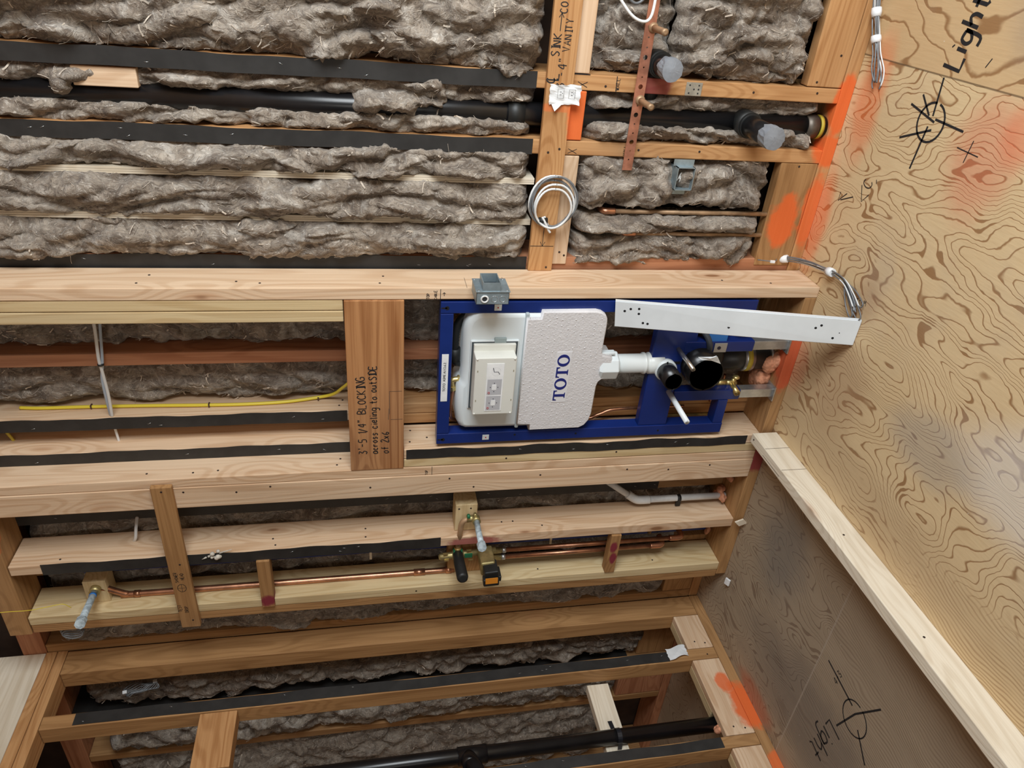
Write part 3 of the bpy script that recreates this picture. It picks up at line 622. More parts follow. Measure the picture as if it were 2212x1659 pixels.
# ply strip marked SHOWER HEAD
ps = board('plywood_strip', 'narrow plywood strip nailed across the shower studs, inked shower head', 'plywood strip', -2.085, -1.474, YF-.020, YF-.003, 1.925, 1.985, 'mid', 'x', nails=[('f', -1.49, 1.955), ('f', -1.79, 1.948), ('f', -2.05, 1.945)])
mk = MB(); YP = YF-.020; cx, cz = -1.895, 1.957
mk.ribbon([(cx+.017*math.cos(t*math.pi/12), YP, cz+.013*math.sin(t*math.pi/12)) for t in range(25)], N_, .0016)
strokes(mk, [[(cx-.017, YP, cz), (cx+.017, YP, cz)], [(cx, YP, cz-.013), (cx, YP, cz+.013)]], N_, .001)
write(mk, 'SHOWER', (-1.868, YP, 1.963), (1, 0, 0), (0, 0, 1), .010, .0014, rnd); write(mk, 'HEAD', (-1.858, YP, 1.945), (1, 0, 0), (0, 0, 1), .010, .0014, rnd)
write(mk, 'TEST', (-2.005, YP, 1.972), (1, 0, 0), (0, 0, 1), .011, .0014, rnd); write(mk, 'DROP', (-2.01, YP, 1.953), (1, 0, 0), (0, 0, 1), .010, .0014, rnd)
make('ink_marks', mk, CHAR, ps, label='black handwritten ink')

# =================================================================== LEFT PARTITION (front X = XL)
def lb(name, label, cat, y0, y1, z0, z1, d, tone, axis, paint=None, nails=None, xo=0, group=None):
    return board(name, label, cat, XL-d+xo, XL+xo, y0, y1, z0, z1, tone, axis, paint, group, nails)
LD = .072
lb('partition_stud', 'corner stud of the left partition against the outside wall', 'stud', 1.842, 1.938, .041, 2.43, LD, 'mid', 'z')
l1s = lb('partition_stud', 'left partition stud with a grey-black strip and a torn white paper at its foot', 'stud', 1.631, 1.680, .041, 2.43, LD, 'mid', 'z', nails=[('x', 1.65, .08)])
tape(l1s, 1.636, 1.676, XL+.0018, .24, 2.33, 15, .004, 'x')
l2s = lb('partition_stud', 'left partition stud nearest the camera with a grey-black strip behind the black pipe', 'stud', 1.274, 1.316, .041, 2.43, LD, 'mid', 'z')
tape(l2s, 1.278, 1.313, XL+.0018, .175, 2.43, 16, .004, 'x')
lb('bottom_plate', 'brown bottom plate of the left partition with orange spray', 'plate', .55, 1.940, 0, .040, LD, 'mid', 'y', (7, 8, 16))
lb('top_plate', 'lower top plate of the left partition', 'plate', .55, 1.942, 2.432, 2.465, .089, 'old', 'y'); lb('top_plate', 'upper top plate of the left partition', 'plate', .55, 1.942, 2.467, 2.503, .089, 'old', 'y')
lb('rim_board', 'pale rim board standing on the left partition top plates, with a knot', 'board', .55, 1.942, 2.505, 2.80, .038, 'pale', 'y', xo=-.004)
def block(y0, y1, z1, lab1, lab2, paint, z1b=None):
    lb('flat_block', lab1, 'block', y0, y1, .041, z1, .029, 'fresh', 'y', paint, nails=[('x', y0+.03, z1-.04), ('x', y0+.02, z1-.08)])
    board('flat_block', lab2, 'block', XL-.070, XL-.031, (1.432 if y0 > 1.31 and y0 < 1.33 else y0), y1, .041, (z1b or z1), 'yellow', 'y')
block(1.682, 1.840, .148, 'front block of the pair between corner stud and first partition stud', 'rear block of the pair between corner stud and first partition stud', None)
block(1.318, 1.629, .150, 'front block with orange spray between the two striped partition studs', 'rear block behind the orange-sprayed one between the partition studs', (7, 8))
block(.95, 1.272, .150, 'front block at the nearest end of the left partition', 'rear block at the nearest end of the left partition', None)
board('cross_block', 'pale cross block carrying the strapped black pipe between partition studs', 'block', XL-.122, XL-.084, 1.332, 1.630, .478, .562, 'pale', 'y')
board('cross_block', 'tan cross block high between the partition studs with a knot', 'block', XL-.065, XL-.002, 1.430, 1.629, 1.815, 1.935, 'old', 'y')

# curb on the floor
board('floor_curb', 'long pale two-by-four on edge on the plywood floor', 'curb', -1.401, -1.365, -.6, 1.788, 0, .089, 'pale', 'y', nails=[('x', 1.30, .05), ('x', .95, .05), ('z', -1.38, 1.77)])
mk = MB(); strokes(mk, [[(-1.365, 1.70, .002), (-1.365, 1.70, .088)], [(-1.365, 1.59, .002), (-1.365, 1.59, .088)]], (1, 0, 0), .0014); strokes(mk, [[(-1.39, 1.70, .089), (-1.39, 1.59, .089)]], (0, 0, 1), .0014)
make('pencil_marks', mk, PENC, bpy.data.objects['floor_curb'], label='thin pencil lines')

# floor writing
mk = MB()
def floor_mark(cx, cy, r, a, th, L=1.7):
    out = []
    out.append([(cx+r*1.0*math.cos(t*math.pi/14), cy+r*math.sin(t*math.pi/14), 0) for t in range(28)])
    mk.ribbon(out[0], (0, 0, 1), th)
floor_mark(-.315, 1.612, .045, 0, .0055)
strokes(mk, [[(-.215, 1.622, 0), (-.30, 1.612, 0)], [(-.325, 1.616, 0), (-.43, 1.625, 0)], [(-.29, 1.70, 0), (-.312, 1.60, 0)], [(-.305, 1.60, 0), (-.31, 1.50, 0)], [(-.33, 1.60, 0), (-.372, 1.70, 0)], [(-.262, 1.67, 0), (-.302, 1.625, 0)]], (0, 0, 1), .0055)
write(mk, 'Light', (-.195, 1.585, 0), (1, -.1, 0), (.1, 1, 0), .055, .0085, rnd, .66)
write(mk, 'C', (-.52, 1.74, 0), (1, 0, 0), (0, 1, 0), .035, .003, rnd); strokes(mk, [[(-.585, 1.85, 0), (-.56, 1.80, 0)], [(-.56, 1.83, 0), (-.59, 1.86, 0), (-.565, 1.86, 0)], [(-.52, 1.78, 0), (-.56, 1.76, 0), (-.535, 1.74, 0)]], (0, 0, 1), .003)
strokes(mk, [[(-.155, 1.50, 0), (-.175, 1.51, 0)], [(-.32, 1.46, 0), (-.37, 1.465, 0)], [(-.345, 1.50, 0), (-.348, 1.43, 0)], [(-.49, 1.73, 0), (-.50, 1.725, 0)]], (0, 0, 1), .0025)
write(mk, 'BOTTOM', (-.82, 1.66, 0), (.3, -1, 0), (1, .3, 0), .014, .0016, rnd)
make('ink_marks', mk, CHAR, fl, label='thick black handwriting near the wall end')
mk = MB(); floor_mark(-1.845, 1.045, .052, 0, .004)
strokes(mk, [[(-1.72, .99, 0), (-1.83, 1.05, 0)], [(-1.83, 1.05, 0), (-1.94, 1.085, 0)], [(-1.80, 1.21, 0), (-1.82, 1.07, 0)], [(-1.86, 1.02, 0), (-1.92, .95, 0)]], (0, 0, 1), .0055)
write(mk, 'Light', (-1.955, 1.115, 0), (-1, .15, 0), (-.15, -1, 0), .062, .0055, rnd, .62)
write(mk, '4-3', (-1.83, 1.145, 0), (1, 0, 0), (0, 1, 0), .022, .0024, rnd)
make('ink_marks', mk, CHAR, fl, label='thick black handwriting in the shower area')

# =================================================================== PLUMBING, OUTSIDE WALL
t = thing('drain_pipe', (-.418, 2.0, 0), 'long black plastic drain pipe running through the insulated wall with two stubs', 'pipe')
make('pipe_run', MB().tube([(-.415, 1.985, 2.5), (-.415, 1.985, .03)], .030, 28), BLACKP, t)
make('coupling', MB().cyl((-.415, 1.985, .100), (-.415, 1.985, .065), .033, 28), simple('pipe_clamp_steel', (.12, .10, .08), .45, .5, .2, 30), t)
make('coupling', MB().cyl((-.415, 1.985, .97), (-.415, 1.985, .925), .035, 28), BLACKR, t)
make('pipe_label', MB().cyl((-.415, 1.985, .060), (-.415, 1.985, .050), .0332, 28), YLAB, t, label='yellow label')
for nm, (x, z, r, L, a) in {'stub_upper': (-.268, .585, .026, 1.845, .0), 'stub_lower': (-.408, .297, .028, 1.785, .0)}.items():
    st = make('stub_pipe', MB().tube([(x, 1.985, z), (x, L, z)], r, 28), BLACKP, t)
    make('hub', MB().cyl((x, 1.975, z), (x, 1.925, z), r*1.25, 28).cyl((x, 1.926, z), (x, 1.919, z), r*1.12, 28), BLACKR, st)
    rr = random.Random(int(z*99)); n = 26; v = []; cap = MB()
    rings = []
    for k, yy in enumerate((L+.035, L+.014, L-.001, L-.0035)):
        rad = [r*1.05, r*1.07, r*1.06, r*.2][k]
        rings.append([(x+math.cos(2*math.pi*i/n)*(rad+rr.uniform(-.0015, .002)), yy+(rr.uniform(-.008, .010) if k == 0 else 0), z+math.sin(2*math.pi*i/n)*(rad+rr.uniform(-.0015, .002))) for i in range(n)])
    v = [p for q in rings for p in q]
    cap.add(v, [(i+n*k, (i+1) % n+n*k, (i+1) % n+n*(k+1), i+n*(k+1)) for k in range(3) for i in range(n)]+[tuple(range(3*n, 4*n))])
    make('tape_cap', cap, DUCT, st, label='silver tape closing the stub')
make('spacer', MB().cyl((-.36, 1.98, .585), (-.268, 1.985, .585), .026), BLACKP, t)

# copper stub-out strap
t = thing('stub_out_strap', (-.33, 1.925, .632), 'perforated copper strap across the studs holding two copper stubs', 'strap')
mb = MB(); n = 5
def strap_mesh(x0, x1, z, h, y, th, holes):
    """flat bar with real round holes"""
    mb = MB(); holes = sorted(holes, reverse=True); xs = [x1]+[(holes[i][0]+holes[i+1][0])/2 for i in range(len(holes)-1)]+[x0]
    N = 16
    for i, (hx, hz, hr) in enumerate(holes):
        a, b = xs[i+1], xs[i]
        ring = [(hx+hr*math.cos(2*math.pi*k/N), z+hz+hr*math.sin(2*math.pi*k/N)) for k in range(N)]
        sq = []
        for k in range(N):
            c, s = math.cos(2*math.pi*k/N), math.sin(2*math.pi*k/N); m = max(abs(c), abs(s)); c, s = c/m, s/m
            sq.append((hx+(c*(b-hx) if c > 0 else -c*(a-hx)), z+s*h/2))
        v = []
        for yy in (y, y-th):
            v += [(p[0], yy, p[1]) for p in ring]+[(p[0], yy, p[1]) for p in sq]
        f = []
        for k in range(N):
            l = (k+1) % N
            f += [(k, l, N+l, N+k), (2*N+k, 3*N+k, 3*N+l, 2*N+l), (k, 2*N+k, 2*N+l, l), (N+k, N+l, 3*N+l, 3*N+k)]
        mb.add(v, f)
    return mb
hl = []
xx = .10; k = 0
while xx > -.525:
    hl.append((xx, 0, [.0062, .0022, .0022][k % 3])); xx -= .0235; k += 1
make('strap_bar', strap_mesh(-.54, .12, .632, .028, 1.925, .0022, hl), COPPERS, t)
for x, z in ((-.183, .624), (-.356, .627)):
    p = make('copper_stub', MB().tube([(x, 1.98, z), (x, 1.845, z), (x, 1.838, z), (x, 1.836, z)], [.008, .008, .0088, .004], 18), COPPERD, t)
    make('solder_collar', MB().tube([(x, 1.927, z), (x, 1.921, z), (x, 1.915, z)], [.014, .013, .0085], 18), COPPERD, p)
# two vertical copper pipes in the wool
for (x, z1, lb2) in ((-.667, .672, 'brown copper pipe with a bright elbow between wool rolls, nearer the switch box'), (-.733, .598, 'brown copper pipe between wool rolls, nearer the bare stud')):
    tt = thing('copper_pipe', (x, 1.955, .10), lb2, 'pipe')
    make('pipe_run', MB().tube([(x, 1.953, .10), (x, 1.953, z1-.03)], .0065, 16), COPPERD, tt)
    make('elbow', MB().tube(smooth_path([(x, 1.953, z1-.035), (x, 1.953, z1-.008), (x, 1.962, z1+.002), (x, 1.985, z1+.003)], 6), .009, 16), COPPER, tt)
# nail plate
mb = MB().box(-.342, -.308, YM-.0025, YM-.0005, .452, .498)
np_ = make('nail_plate', mb, simple('nail_plate_steel', (.42, .41, .36), .45, .6, .2, 40), bevel=.001, label='small galvanised nail plate on the stud beside the silver-capped stub', cat='nail plate')
hb = MB()
for (a, b) in ((-.315, .462), (-.335, .462), (-.315, .488), (-.335, .488), (-.325, .475), (-.325, .462)): hb.cyl((a, YM-.0024, b), (a, YM-.0032, b), .0022, 10)
make('plate_holes', hb, simple('hole_dark', (.02, .02, .02), .8), np_)
# switch box in the wool
def open_box(mb, x0, x1, y0, y1, z0, z1, t=.002):
    mb.box(x0, x1, y1-t, y1, z0, z1); mb.box(x0, x0+t, y0, y1, z0, z1); mb.box(x1-t, x1, y0, y1, z0, z1); mb.box(x0, x1, y0, y1, z0, z0+t); mb.box(x0, x1, y0, y1, z1-t, z1); return mb
t = thing('electrical_box', (-.56, 1.92, .435), 'open galvanised switch box set in the wool, beside the bare marked stud', 'electrical box')
make('box_shell', open_box(MB(), -.590, -.526, YM-.030, YM+.03, .434, .486), BOXM, t)
make('flange', MB().box(-.526, -.508, YM-.012, YM-.010, .434, .494).box(-.606, -.590, YM-.012, YM-.010, .445, .500), BOXM, t)
wr = MB()
for k in range(4): wr.tube(smooth_path([(-.56+.01*k, 1.966, .45), (-.55-.006*k, 1.935, .462+.004*k), (-.57+.008*k, 1.93, .468), (-.575+.01*k, 1.95, .455)], 5), .0013, 6)
make('wires', wr, WIREW, t)
# near top: wood block with end grain, box + cable loop
board('wall_block', 'pale wood block end showing end grain by the copper strap', 'block', -.118, .2, 1.958, 2.05, .585, .68, 'pale', 'x')
t = thing('cable_loop', (-.15, 1.88, .66), 'white cable looping over the wall at the near end, in front of the copper strap', 'cable')
make('cable_run', MB().tube(smooth_path([(-.02, 1.90, .76), (-.09, 1.885, .755), (-.145, 1.87, .715), (-.165, 1.865, .68), (-.155, 1.87, .655), (-.10, 1.885, .645), (-.02, 1.90, .642)], 8), .0036, 10), WIREW, t)
make('cable_run', MB().tube(smooth_path([(-.06, 1.93, .74), (-.12, 1.925, .70), (-.13, 1.925, .67), (-.09, 1.93, .64), (-.03, 1.935, .63)], 8), .0034, 10), WIREG, t)
# paper stuck on the marking board
def paper(name, label, cx, cy, cz, w, h, nrm, seed, mat=WHITE, amp=.006, parent=None):
    rr = random.Random(seed); nu, nv = 10, 8; v = []
    for j in range(nv+1):
        for i in range(nu+1):
            a, b = (i/nu-.5)*w, (j/nv-.5)*h
            edge = max(abs(i/nu-.5), abs(j/nv-.5))*2
            a += rr.uniform(-1, 1)*.0022*(edge > .95); b += rr.uniform(-1, 1)*.0022*(edge > .95)
            d = amp*(math.sin(i*1.1+seed)+math.cos(j*1.3+seed*2)+rr.uniform(-.6, .6))*.35*edge
            v.append((cx+a, cy-.003-abs(d), cz+b) if nrm == 'y' else (cx+.003+abs(d), cy+a, cz+b))
    f = [(j*(nu+1)+i, j*(nu+1)+i+1, (j+1)*(nu+1)+i+1, (j+1)*(nu+1)+i) for j in range(nv) for i in range(nu)]
    mb = MB().add(v, f); o = make(name, mb, mat, parent, label=label, cat='paper' if parent is None else None)
    m = o.modifiers.new('t', 'SOLIDIFY'); m.thickness = .0004
    return o
pp = paper('taped_paper', 'crumpled white paper with drawn outlets stuck on the marking board', -.352, YM-.019, .832, .048, .082, 'y', 3)
mb = MB(); N2 = (0, -1, 0); yy = YM-.0265
for cz in (.845, .815):
    mb.ribbon([(-.360, yy, cz-.008), (-.338, yy, cz-.008), (-.338, yy, cz+.008), (-.360, yy, cz+.008), (-.360, yy, cz-.008)], N2, .0008)
    for dx in (-.352, -.345): mb.ribbon([(dx, yy, cz-.002), (dx, yy, cz+.003)], N2, .0014)
    mb.ribbon([(-.349, yy, cz-.0045), (-.347, yy, cz-.0045)], N2, .002)
make('printed_outlets', mb, CHAR, pp, label='drawn outlet symbols')
mb = MB(); p2 = [(-.382, YM-.022, .855), (-.388, YM-.03, .845), (-.378, YM-.028, .838), (-.392, YM-.026, .842)]
mb.add([(-.372, YM-.022, .868), (-.392, YM-.032, .858), (-.384, YM-.024, .845), (-.374, YM-.03, .84), (-.366, YM-.022, .85)], [(0, 1, 2, 3, 4)])
make('torn_corner', mb, WHITE, pp)
# coil of white cable hanging on the marking board
t = thing('cable_coil', (-.632, 1.915, .835), 'coil of white and grey cable tied up on the marking board', 'cable')
for k, (r, dx, dz, mt) in enumerate(((.072, 0, 0, WIREW), (.066, -.004, .003, WIREG), (.061, -.010, -.004, WIREW), (.069, .004, -.004, WIREG), (.055, -.014, 0, WIREW))):
    pts = [(-.632+dx+r*math.cos(a*math.pi/16), 1.916-.004*k+.003*math.sin(a*.7), .835+dz+(r*.92)*math.sin(a*math.pi/16)) for a in range(33)]
    make('cable_turn', MB().tube(pts, .0032, 8, False), mt, t, label='grey cable turn' if mt is WIREG else 'white cable turn')
make('cable_tail', MB().tube(smooth_path([(-.672, 1.905, .862), (-.688, 1.90, .852), (-.705, 1.90, .843), (-.715, 1.90, .836)], 5), .0034, 8).tube(smooth_path([(-.672, 1.91, .855), (-.69, 1.908, .846), (-.708, 1.906, .836)], 5), .0032, 8), WIREW, t)
make('cable_tie', MB().tube([(-.683, 1.908, .870), (-.683, 1.908, .846)], .009, 10), BLACKR, t)
# cable bundles on the floor
def bundle(label, base, path, n, spread, seed, loops=None, wraps=(), rr=.0019):
    t = thing('cable_bundle', base, label, 'cable'); rnd2 = random.Random(seed); P = smooth_path(path, 8)
    for k in range(n):
        a = rnd2.random()*6.28; q = []
        for i, p in enumerate(P):
            s = spread(i/(len(P)-1)); a2 = a+i*.05*(1 if k % 2 else -1)
            q.append((p.x+math.cos(a2)*s*rnd2.uniform(.85, 1.1), p.y+math.sin(a2)*s*.9, max(.003, p.z+math.sin(a2*1.3)*s*.6)))
        q = [sum((Vector(q[max(0, min(len(q)-1, i+d))]) for d in (-2, -1, 0, 1, 2)), Vector())/5 for i in range(len(q))]
        make('cable_strand', MB().tube(q, rr, 6), WIREG if k % 8 else WIREW, t)
    for (i0, L) in wraps:
        i = int(i0*(len(P)-1)); d = (P[min(i+1, len(P)-1)]-P[max(i-1, 0)]).normalized()
        make('tape_wrap', MB().tube([P[i]-d*L/2, P[i], P[i]+d*L/2], [.0125, .0135, .012], 10), WHITE, t, label='white tape wrap')
    return t
bundle('grey cable bundle with two white tape wraps lying along the wall at the near end', (-.1, 1.9, 0), [(.08, 1.955, .03), (-.02, 1.945, .028), (-.10, 1.925, .022), (-.17, 1.893, .018), (-.23, 1.862, .014), (-.278, 1.843, .010)], 9,
       lambda s: .010 if s < .75 else .010+.010*math.sin((s-.75)/.25*math.pi), 4, wraps=((.43, .022), (.62, .018)))
t2 = bundle('grey cable bundle curving from the bare stud to the white channel end on the floor', (-.80, 1.8, 0), [(-.815, 1.965, .075), (-.80, 1.925, .045), (-.787, 1.86, .024), (-.778, 1.80, .020), (-.770, 1.745, .018), (-.772, 1.69, .016), (-.795, 1.645, .014), (-.820, 1.615, .012)], 9,
       lambda s: .007+.008*max(0, s-.5), 5, wraps=((.08, .03), (.52, .024)))
lp = MB()
for (a, b, w) in (((-.775, 1.70, .012), (-.838, 1.592, .010), .013), ((-.772, 1.70, .010), (-.802, 1.60, .010), .011), ((-.785, 1.69, .016), (-.848, 1.625, .012), .010)):
    a, b = Vector(a), Vector(b); d = (b-a); s = Vector((-d.y, d.x, 0)).normalized()*w
    lp.tube(smooth_path([a, a+d*.5+s, b-d*.08+s*.8, b, b-d*.08-s*.8, a+d*.5-s, a], 6), .0019, 6)
make('cable_loops', lp, WIREG, t2)
make('cable_lead', MB().tube(smooth_path([(-.80, 1.92, .165), (-.802, 1.915, .13), (-.805, 1.925, .10), (-.812, 1.96, .078)], 6), .0018, 6), WIREG, t2)
make('tape_flag', MB().obox((-.803, 1.912, .118), (.008, 0, 0), (0, .006, 0), (0, .002, .014)), WHITE, t2, bevel=.001)

# =================================================================== METAL BOX ON THE FIRST FURRING STUD
t = thing('junction_box', (-.825, 1.75, .98), 'galvanised junction box with raised opening on the outermost furring stud', 'electrical box')
bx = MB(); t_ = .002; X0, X1, Y0, Y1, Z0, Z1 = -.842, -.806, 1.706, 1.790, .979, 1.066
bx.box(X0, X0+t_, Y0, Y1, Z0, Z1).box(X0, X1, Y1-t_, Y1, Z0, Z1).box(X0, X1, Y0, Y1, Z0, Z0+t_).box(X0, X1, Y0, Y1, Z1-t_, Z1)
make('box_shell', bx, BOXM, t, .0006)
fr = make('knockout_side', MB().box(X0, X1, Y0, Y0+t_, Z0, Z1), BOXM, t, .0006)
for zc_ in (1.018, .996): make('knockout_ring', MB().tube([(-.826+.0085*math.cos(a*math.pi/12), Y0-.0002, zc_+.0085*math.sin(a*math.pi/12)) for a in range(25)], .0006, 6), STEEL, fr)
make('bushing', MB().tube([(-.826+.0088*math.cos(a*math.pi/12), Y0-.001, 1.044+.0088*math.sin(a*math.pi/12)) for a in range(25)], .0024, 8), PVC, fr)
make('bushing_hole', MB().cyl((-.826, Y0-.0002, 1.044), (-.826, Y0-.0010, 1.044), .0068, 16), simple('hole_dark2', (.02, .022, .025), .8), fr)
cv = MB(); a0, a1, b0, b1 = 1.708, 1.766, 1.006, 1.048
cv.box(X1, X1+.0022, Y0-.003, Y1-.002, b1, Z1+.002).box(X1, X1+.0022, Y0-.003, Y1-.002, Z0-.002, b0).box(X1, X1+.0022, Y0-.003, a0, b0, b1).box(X1, X1+.0022, a1, Y1-.002, b0, b1)
cvo = make('cover_plate', cv, BOXM, t, .0006)
co_ = MB().box(X1, X1+.026, a0-.002, a0, b0-.002, b1+.002).box(X1, X1+.026, a1, a1+.002, b0-.002, b1+.002).box(X1, X1+.026, a0, a1, b0-.002, b0).box(X1, X1+.026, a0, a1, b1, b1+.002)
make('raised_collar', co_, BOXM, cvo)
for (yy_, zz_) in ((1.782, 1.062), (1.782, .985), (1.71, 1.060), (1.71, .985)): make('cover_screw', MB().cyl((X1+.002, yy_, zz_), (X1+.0036, yy_, zz_), .003, 10), STEEL, cvo)
make('mounting_bracket', MB().box(-.8418, -.840, 1.786, 1.838, .995, 1.052), BOXM, t)
for k in range(4):
    make('wire', MB().tube(smooth_path([(-.836, 1.73+.008*k, 1.02), (-.822, 1.735+.006*k, 1.03+.003*k), (-.816, 1.742+.004*k, 1.018), (-.83, 1.745, 1.01)], 5), .0015, 6), (WIREW, CREAM, BLACKR, COPPER)[k], t)
make('pencil_marks', strokes(MB(), [[(-.842, 1.81, 1.076), (-.842, 1.875, 1.076)], [(-.842, 1.83, .966), (-.842, 1.88, .968)]], (1, 0, 0), .001), PENC, s1)
make('white_clip', MB().box(-.912, -.893, YF-.0022, YF, .975, .996), WHITEP, s1) if 0 else None

# =================================================================== TOILET CARRIER FRAME
T = thing('toilet_carrier', (-1.127, YF, .04), 'blue steel in-wall toilet carrier frame with white tank', 'toilet carrier')
YC = YF+.001; RD = .045
def rail(name, mb, **k): return make(name, mb, BLUE, T, .002, **k)
rR = rail('side_rail', MB().box(-.921, -.885, YC, YC+RD, .19, 1.146)); rL = rail('side_rail', MB().box(-1.373, -1.335, YC, YC+RD, .196, 1.146))
rT = rail('top_rail', MB().box(-1.334, -.922, YC, YC+RD, 1.109, 1.146))
rail('bottom_bracket', MB().box(-1.334, -1.244, YC+.001, YC+RD, .198, .232)); rail('bottom_bracket', MB().box(-.985, -.922, YC+.001, YC+RD, .192, .232))
cr = rail('cross_plate', MB().prism([(-.922, .492), (-.922, .358), (-1.085, .358), (-1.12, .385), (-1.17, .385), (-1.20, .395), (-1.334, .395), (-1.334, .492)], YC+.004, YC+.010).box(-1.334, -.922, YC+.01, YC+.035, .484, .492))
rail('leg_sleeve', MB().box(-1.063, -1.026, YC+.002, YC+RD-.004, .162, .392)); rail('leg_sleeve', MB().box(-1.243, -1.206, YC+.002, YC+RD-.004, .162, .392))
for x0 in (-1.060, -1.240):
    lg = make('telescoping_leg', MB().box(x0, x0+.031, YC+.005, YC+RD-.008, .041, .161), STEEL, T, .002, label='galvanised leg')
    make('foot_plate', MB().box(x0-.012, x0+.040, YC-.004, YC+RD+.03, .0400, .0445), STEEL, lg)
    make('foot_bolt', MB().cyl((x0-.006, YC+.03, .0445), (x0-.006, YC+.03, .06), .005, 12).cyl((x0-.006, YC+.03, .0445), (x0-.006, YC+.03, .051), .009, 6), STEEL, lg)
HOLE = simple('hole_black', (.004, .004, .006), .9)
for (a, b) in ((-1.353, .70), (-1.355, .42), (-.903, .62), (-1.348, .9)): make('frame_hole', MB().cyl((a, YC-.0006, b), (a, YC+.002, b), .0035, 12), HOLE, T)
for (a, b) in ((-.904, 1.128), (-1.356, 1.126)): make('keyhole_slot', MB().cyl((a, YC-.0006, b), (a, YC+.002, b), .006, 14).box(a-.002, a+.002, YC-.0006, YC+.002, b, b+.016), HOLE, T)
make('frame_slot', MB().box(-1.105, -1.095, YC+.0034, YC+.005, .395, .425), HOLE, T)
lbp = make('standard_label', MB().box(-1.213, -1.051, YC-.0012, YC-.0002, 1.1185, 1.138), WHITE, rT, label='white printed strip')
def text_obj(name, s, o, U, V, h, mat, parent):
    cu = bpy.data.curves.new(name, 'FONT'); cu.body = s; cu.size = h/.70; cu.extrude = .0002
    tmp = bpy.data.objects.new(name, cu); COL.objects.link(tmp); dg = bpy.context.evaluated_depsgraph_get()
    me = bpy.data.meshes.new_from_object(tmp.evaluated_get(dg)); COL.objects.unlink(tmp); bpy.data.objects.remove(tmp); bpy.data.curves.remove(cu)
    U, V = Vector(U), Vector(V); N = U.cross(V); mb = MB()
    mb.add([Vector(o)+U*v.co.x+V*v.co.y+N*v.co.z for v in me.vertices], [tuple(p.vertices) for p in me.polygons])
    w = max(v.co.x for v in me.vertices); bpy.data.meshes.remove(me)
    return make(name, mb, mat, parent)
text_obj('label_lettering', 'TOTO  ASME A112.6.2', (-1.178, YC-.0016, 1.1255), (1, 0, 0), (0, 0, 1), .0072, CHAR, lbp)
for (x0, z0, p) in ((-.912, .975, rR), (-1.362, .982, rL)):
    c = make('white_clip', MB().box(x0, x0+.019, YC-.0025, YC-.0003, z0, z0+.021), WHITEP, p, .001)
    make('clip_mark', MB().cyl((x0+.0095, YC-.0026, z0+.0105), (x0+.0095, YC-.0032, z0+.0105), .0022, 10), REDI, c)
# tank
tankpoly = [(-.912, 1.025), (-.915, 1.042), (-.923, 1.056), (-.936, 1.068), (-.953, 1.075), (-.975, 1.078), (-1.02, 1.0785), (-1.083, 1.0785), (-1.14, 1.078), (-1.150, 1.083), (-1.160, 1.090), (-1.244, 1.092), (-1.290, 1.088), (-1.312, 1.078), (-1.321, 1.060), (-1.323, .905), (-1.323, .72), (-1.29, .685), (-.95, .685), (-.915, .73), (-.912, .908)]
# rounded pillow body: layered insets
def pillow(poly, layers):
    c = Vector((sum(p[0] for p in poly)/len(poly), sum(p[1] for p in poly)/len(poly))); n = len(poly); mb = MB(); v = []
    A = 0
    for i in range(n): A += poly[i][0]*poly[(i+1) % n][1]-poly[(i+1) % n][0]*poly[i][1]
    sg = 1 if A > 0 else -1
    for (ins, y) in layers:
        for i in range(n):
            a, b, d = Vector(poly[i-1]), Vector(poly[i]), Vector(poly[(i+1) % n]); e1, e2 = (b-a).normalized(), (d-b).normalized()
            nrm = (Vector((-e1.y, e1.x))+Vector((-e2.y, e2.x)))*sg; nrm = nrm.normalized() if nrm.length > 1e-6 else Vector((0, 0))
            q = b+nrm*ins; v.append((q.x, y, q.y))
    f = [(k*n+i, k*n+(i+1) % n, (k+1)*n+(i+1) % n, (k+1)*n+i) for k in range(len(layers)-1) for i in range(n)]
    mb.add(v, f, True); o = len(mb.v)-len(v); L = len(layers)-1
    mb.f += [tuple(range(n)), tuple(L*n+i for i in range(n))]; mb.sm += [False, False]; return mb
YT = YF-.004
tk = make('tank_body', pillow(tankpoly, [(0, YT+.11), (0, YT+.030), (.002, YT+.018), (.008, YT+.008), (.014, YT+.003), (.021, YT)]), WHITEP, T)
make('tank_seam', MB().box(-1.317, -.918, YT-.0035, YT+.020, .893, .905), simple('grey_plastic_step', (.42, .48, .50), .45), tk, .004)
make('access_rim', MB().box(-1.236, -1.003, YT-.006, YT+.004, .917, 1.058), WHITEP, tk, .003)
make('access_gap', MB().box(-1.232, -1.006, YT-.0068, YT-.002, .921, 1.055), simple('gap_dark', (.06, .075, .085), .7), tk)
make('rim_tab', MB().box(-1.010, -.994, YT-.008, YT, .955, .990), simple('grey_tab', (.30, .37, .38), .5), tk, .002)
ac = make('access_box', MB().box(-1.226, -1.010, YT-.016, YT-.004, .927, 1.050).box(-1.223, -1.030, YT-.058, YT-.014, .931, 1.050), CREAM, T, .0025)
mb = MB()
for (a, b) in ((-1.034, 1.045), (-1.034, .937), (-1.219, 1.045), (-1.219, .937)): mb.sphere((a, YT-.058, b), .003, 8, 6)
make('corner_pegs', mb, CREAM, ac)
mb = MB()
for (a, b) in ((-1.07, 1.042), (-1.07, .938), (-1.17, 1.043), (-1.17, .938)): mb.box(a-.006, a, YT-.0588, YT-.0578, b-.0012, b+.0012)
make('peg_slots', mb, simple('slot_tan', (.30, .27, .18), .7), ac)
stk = make('instruction_sticker', MB().box(-1.210, -1.048, YT-.0592, YT-.0582, .966, 1.016), WHITE, ac, label='white instruction sticker')
yy = YT-.0595; mb = MB()
mb.box(-1.153, -1.100, yy, yy+.0006, .970, 1.012).box(-1.206, -1.157, yy, yy+.0006, .970, 1.012)
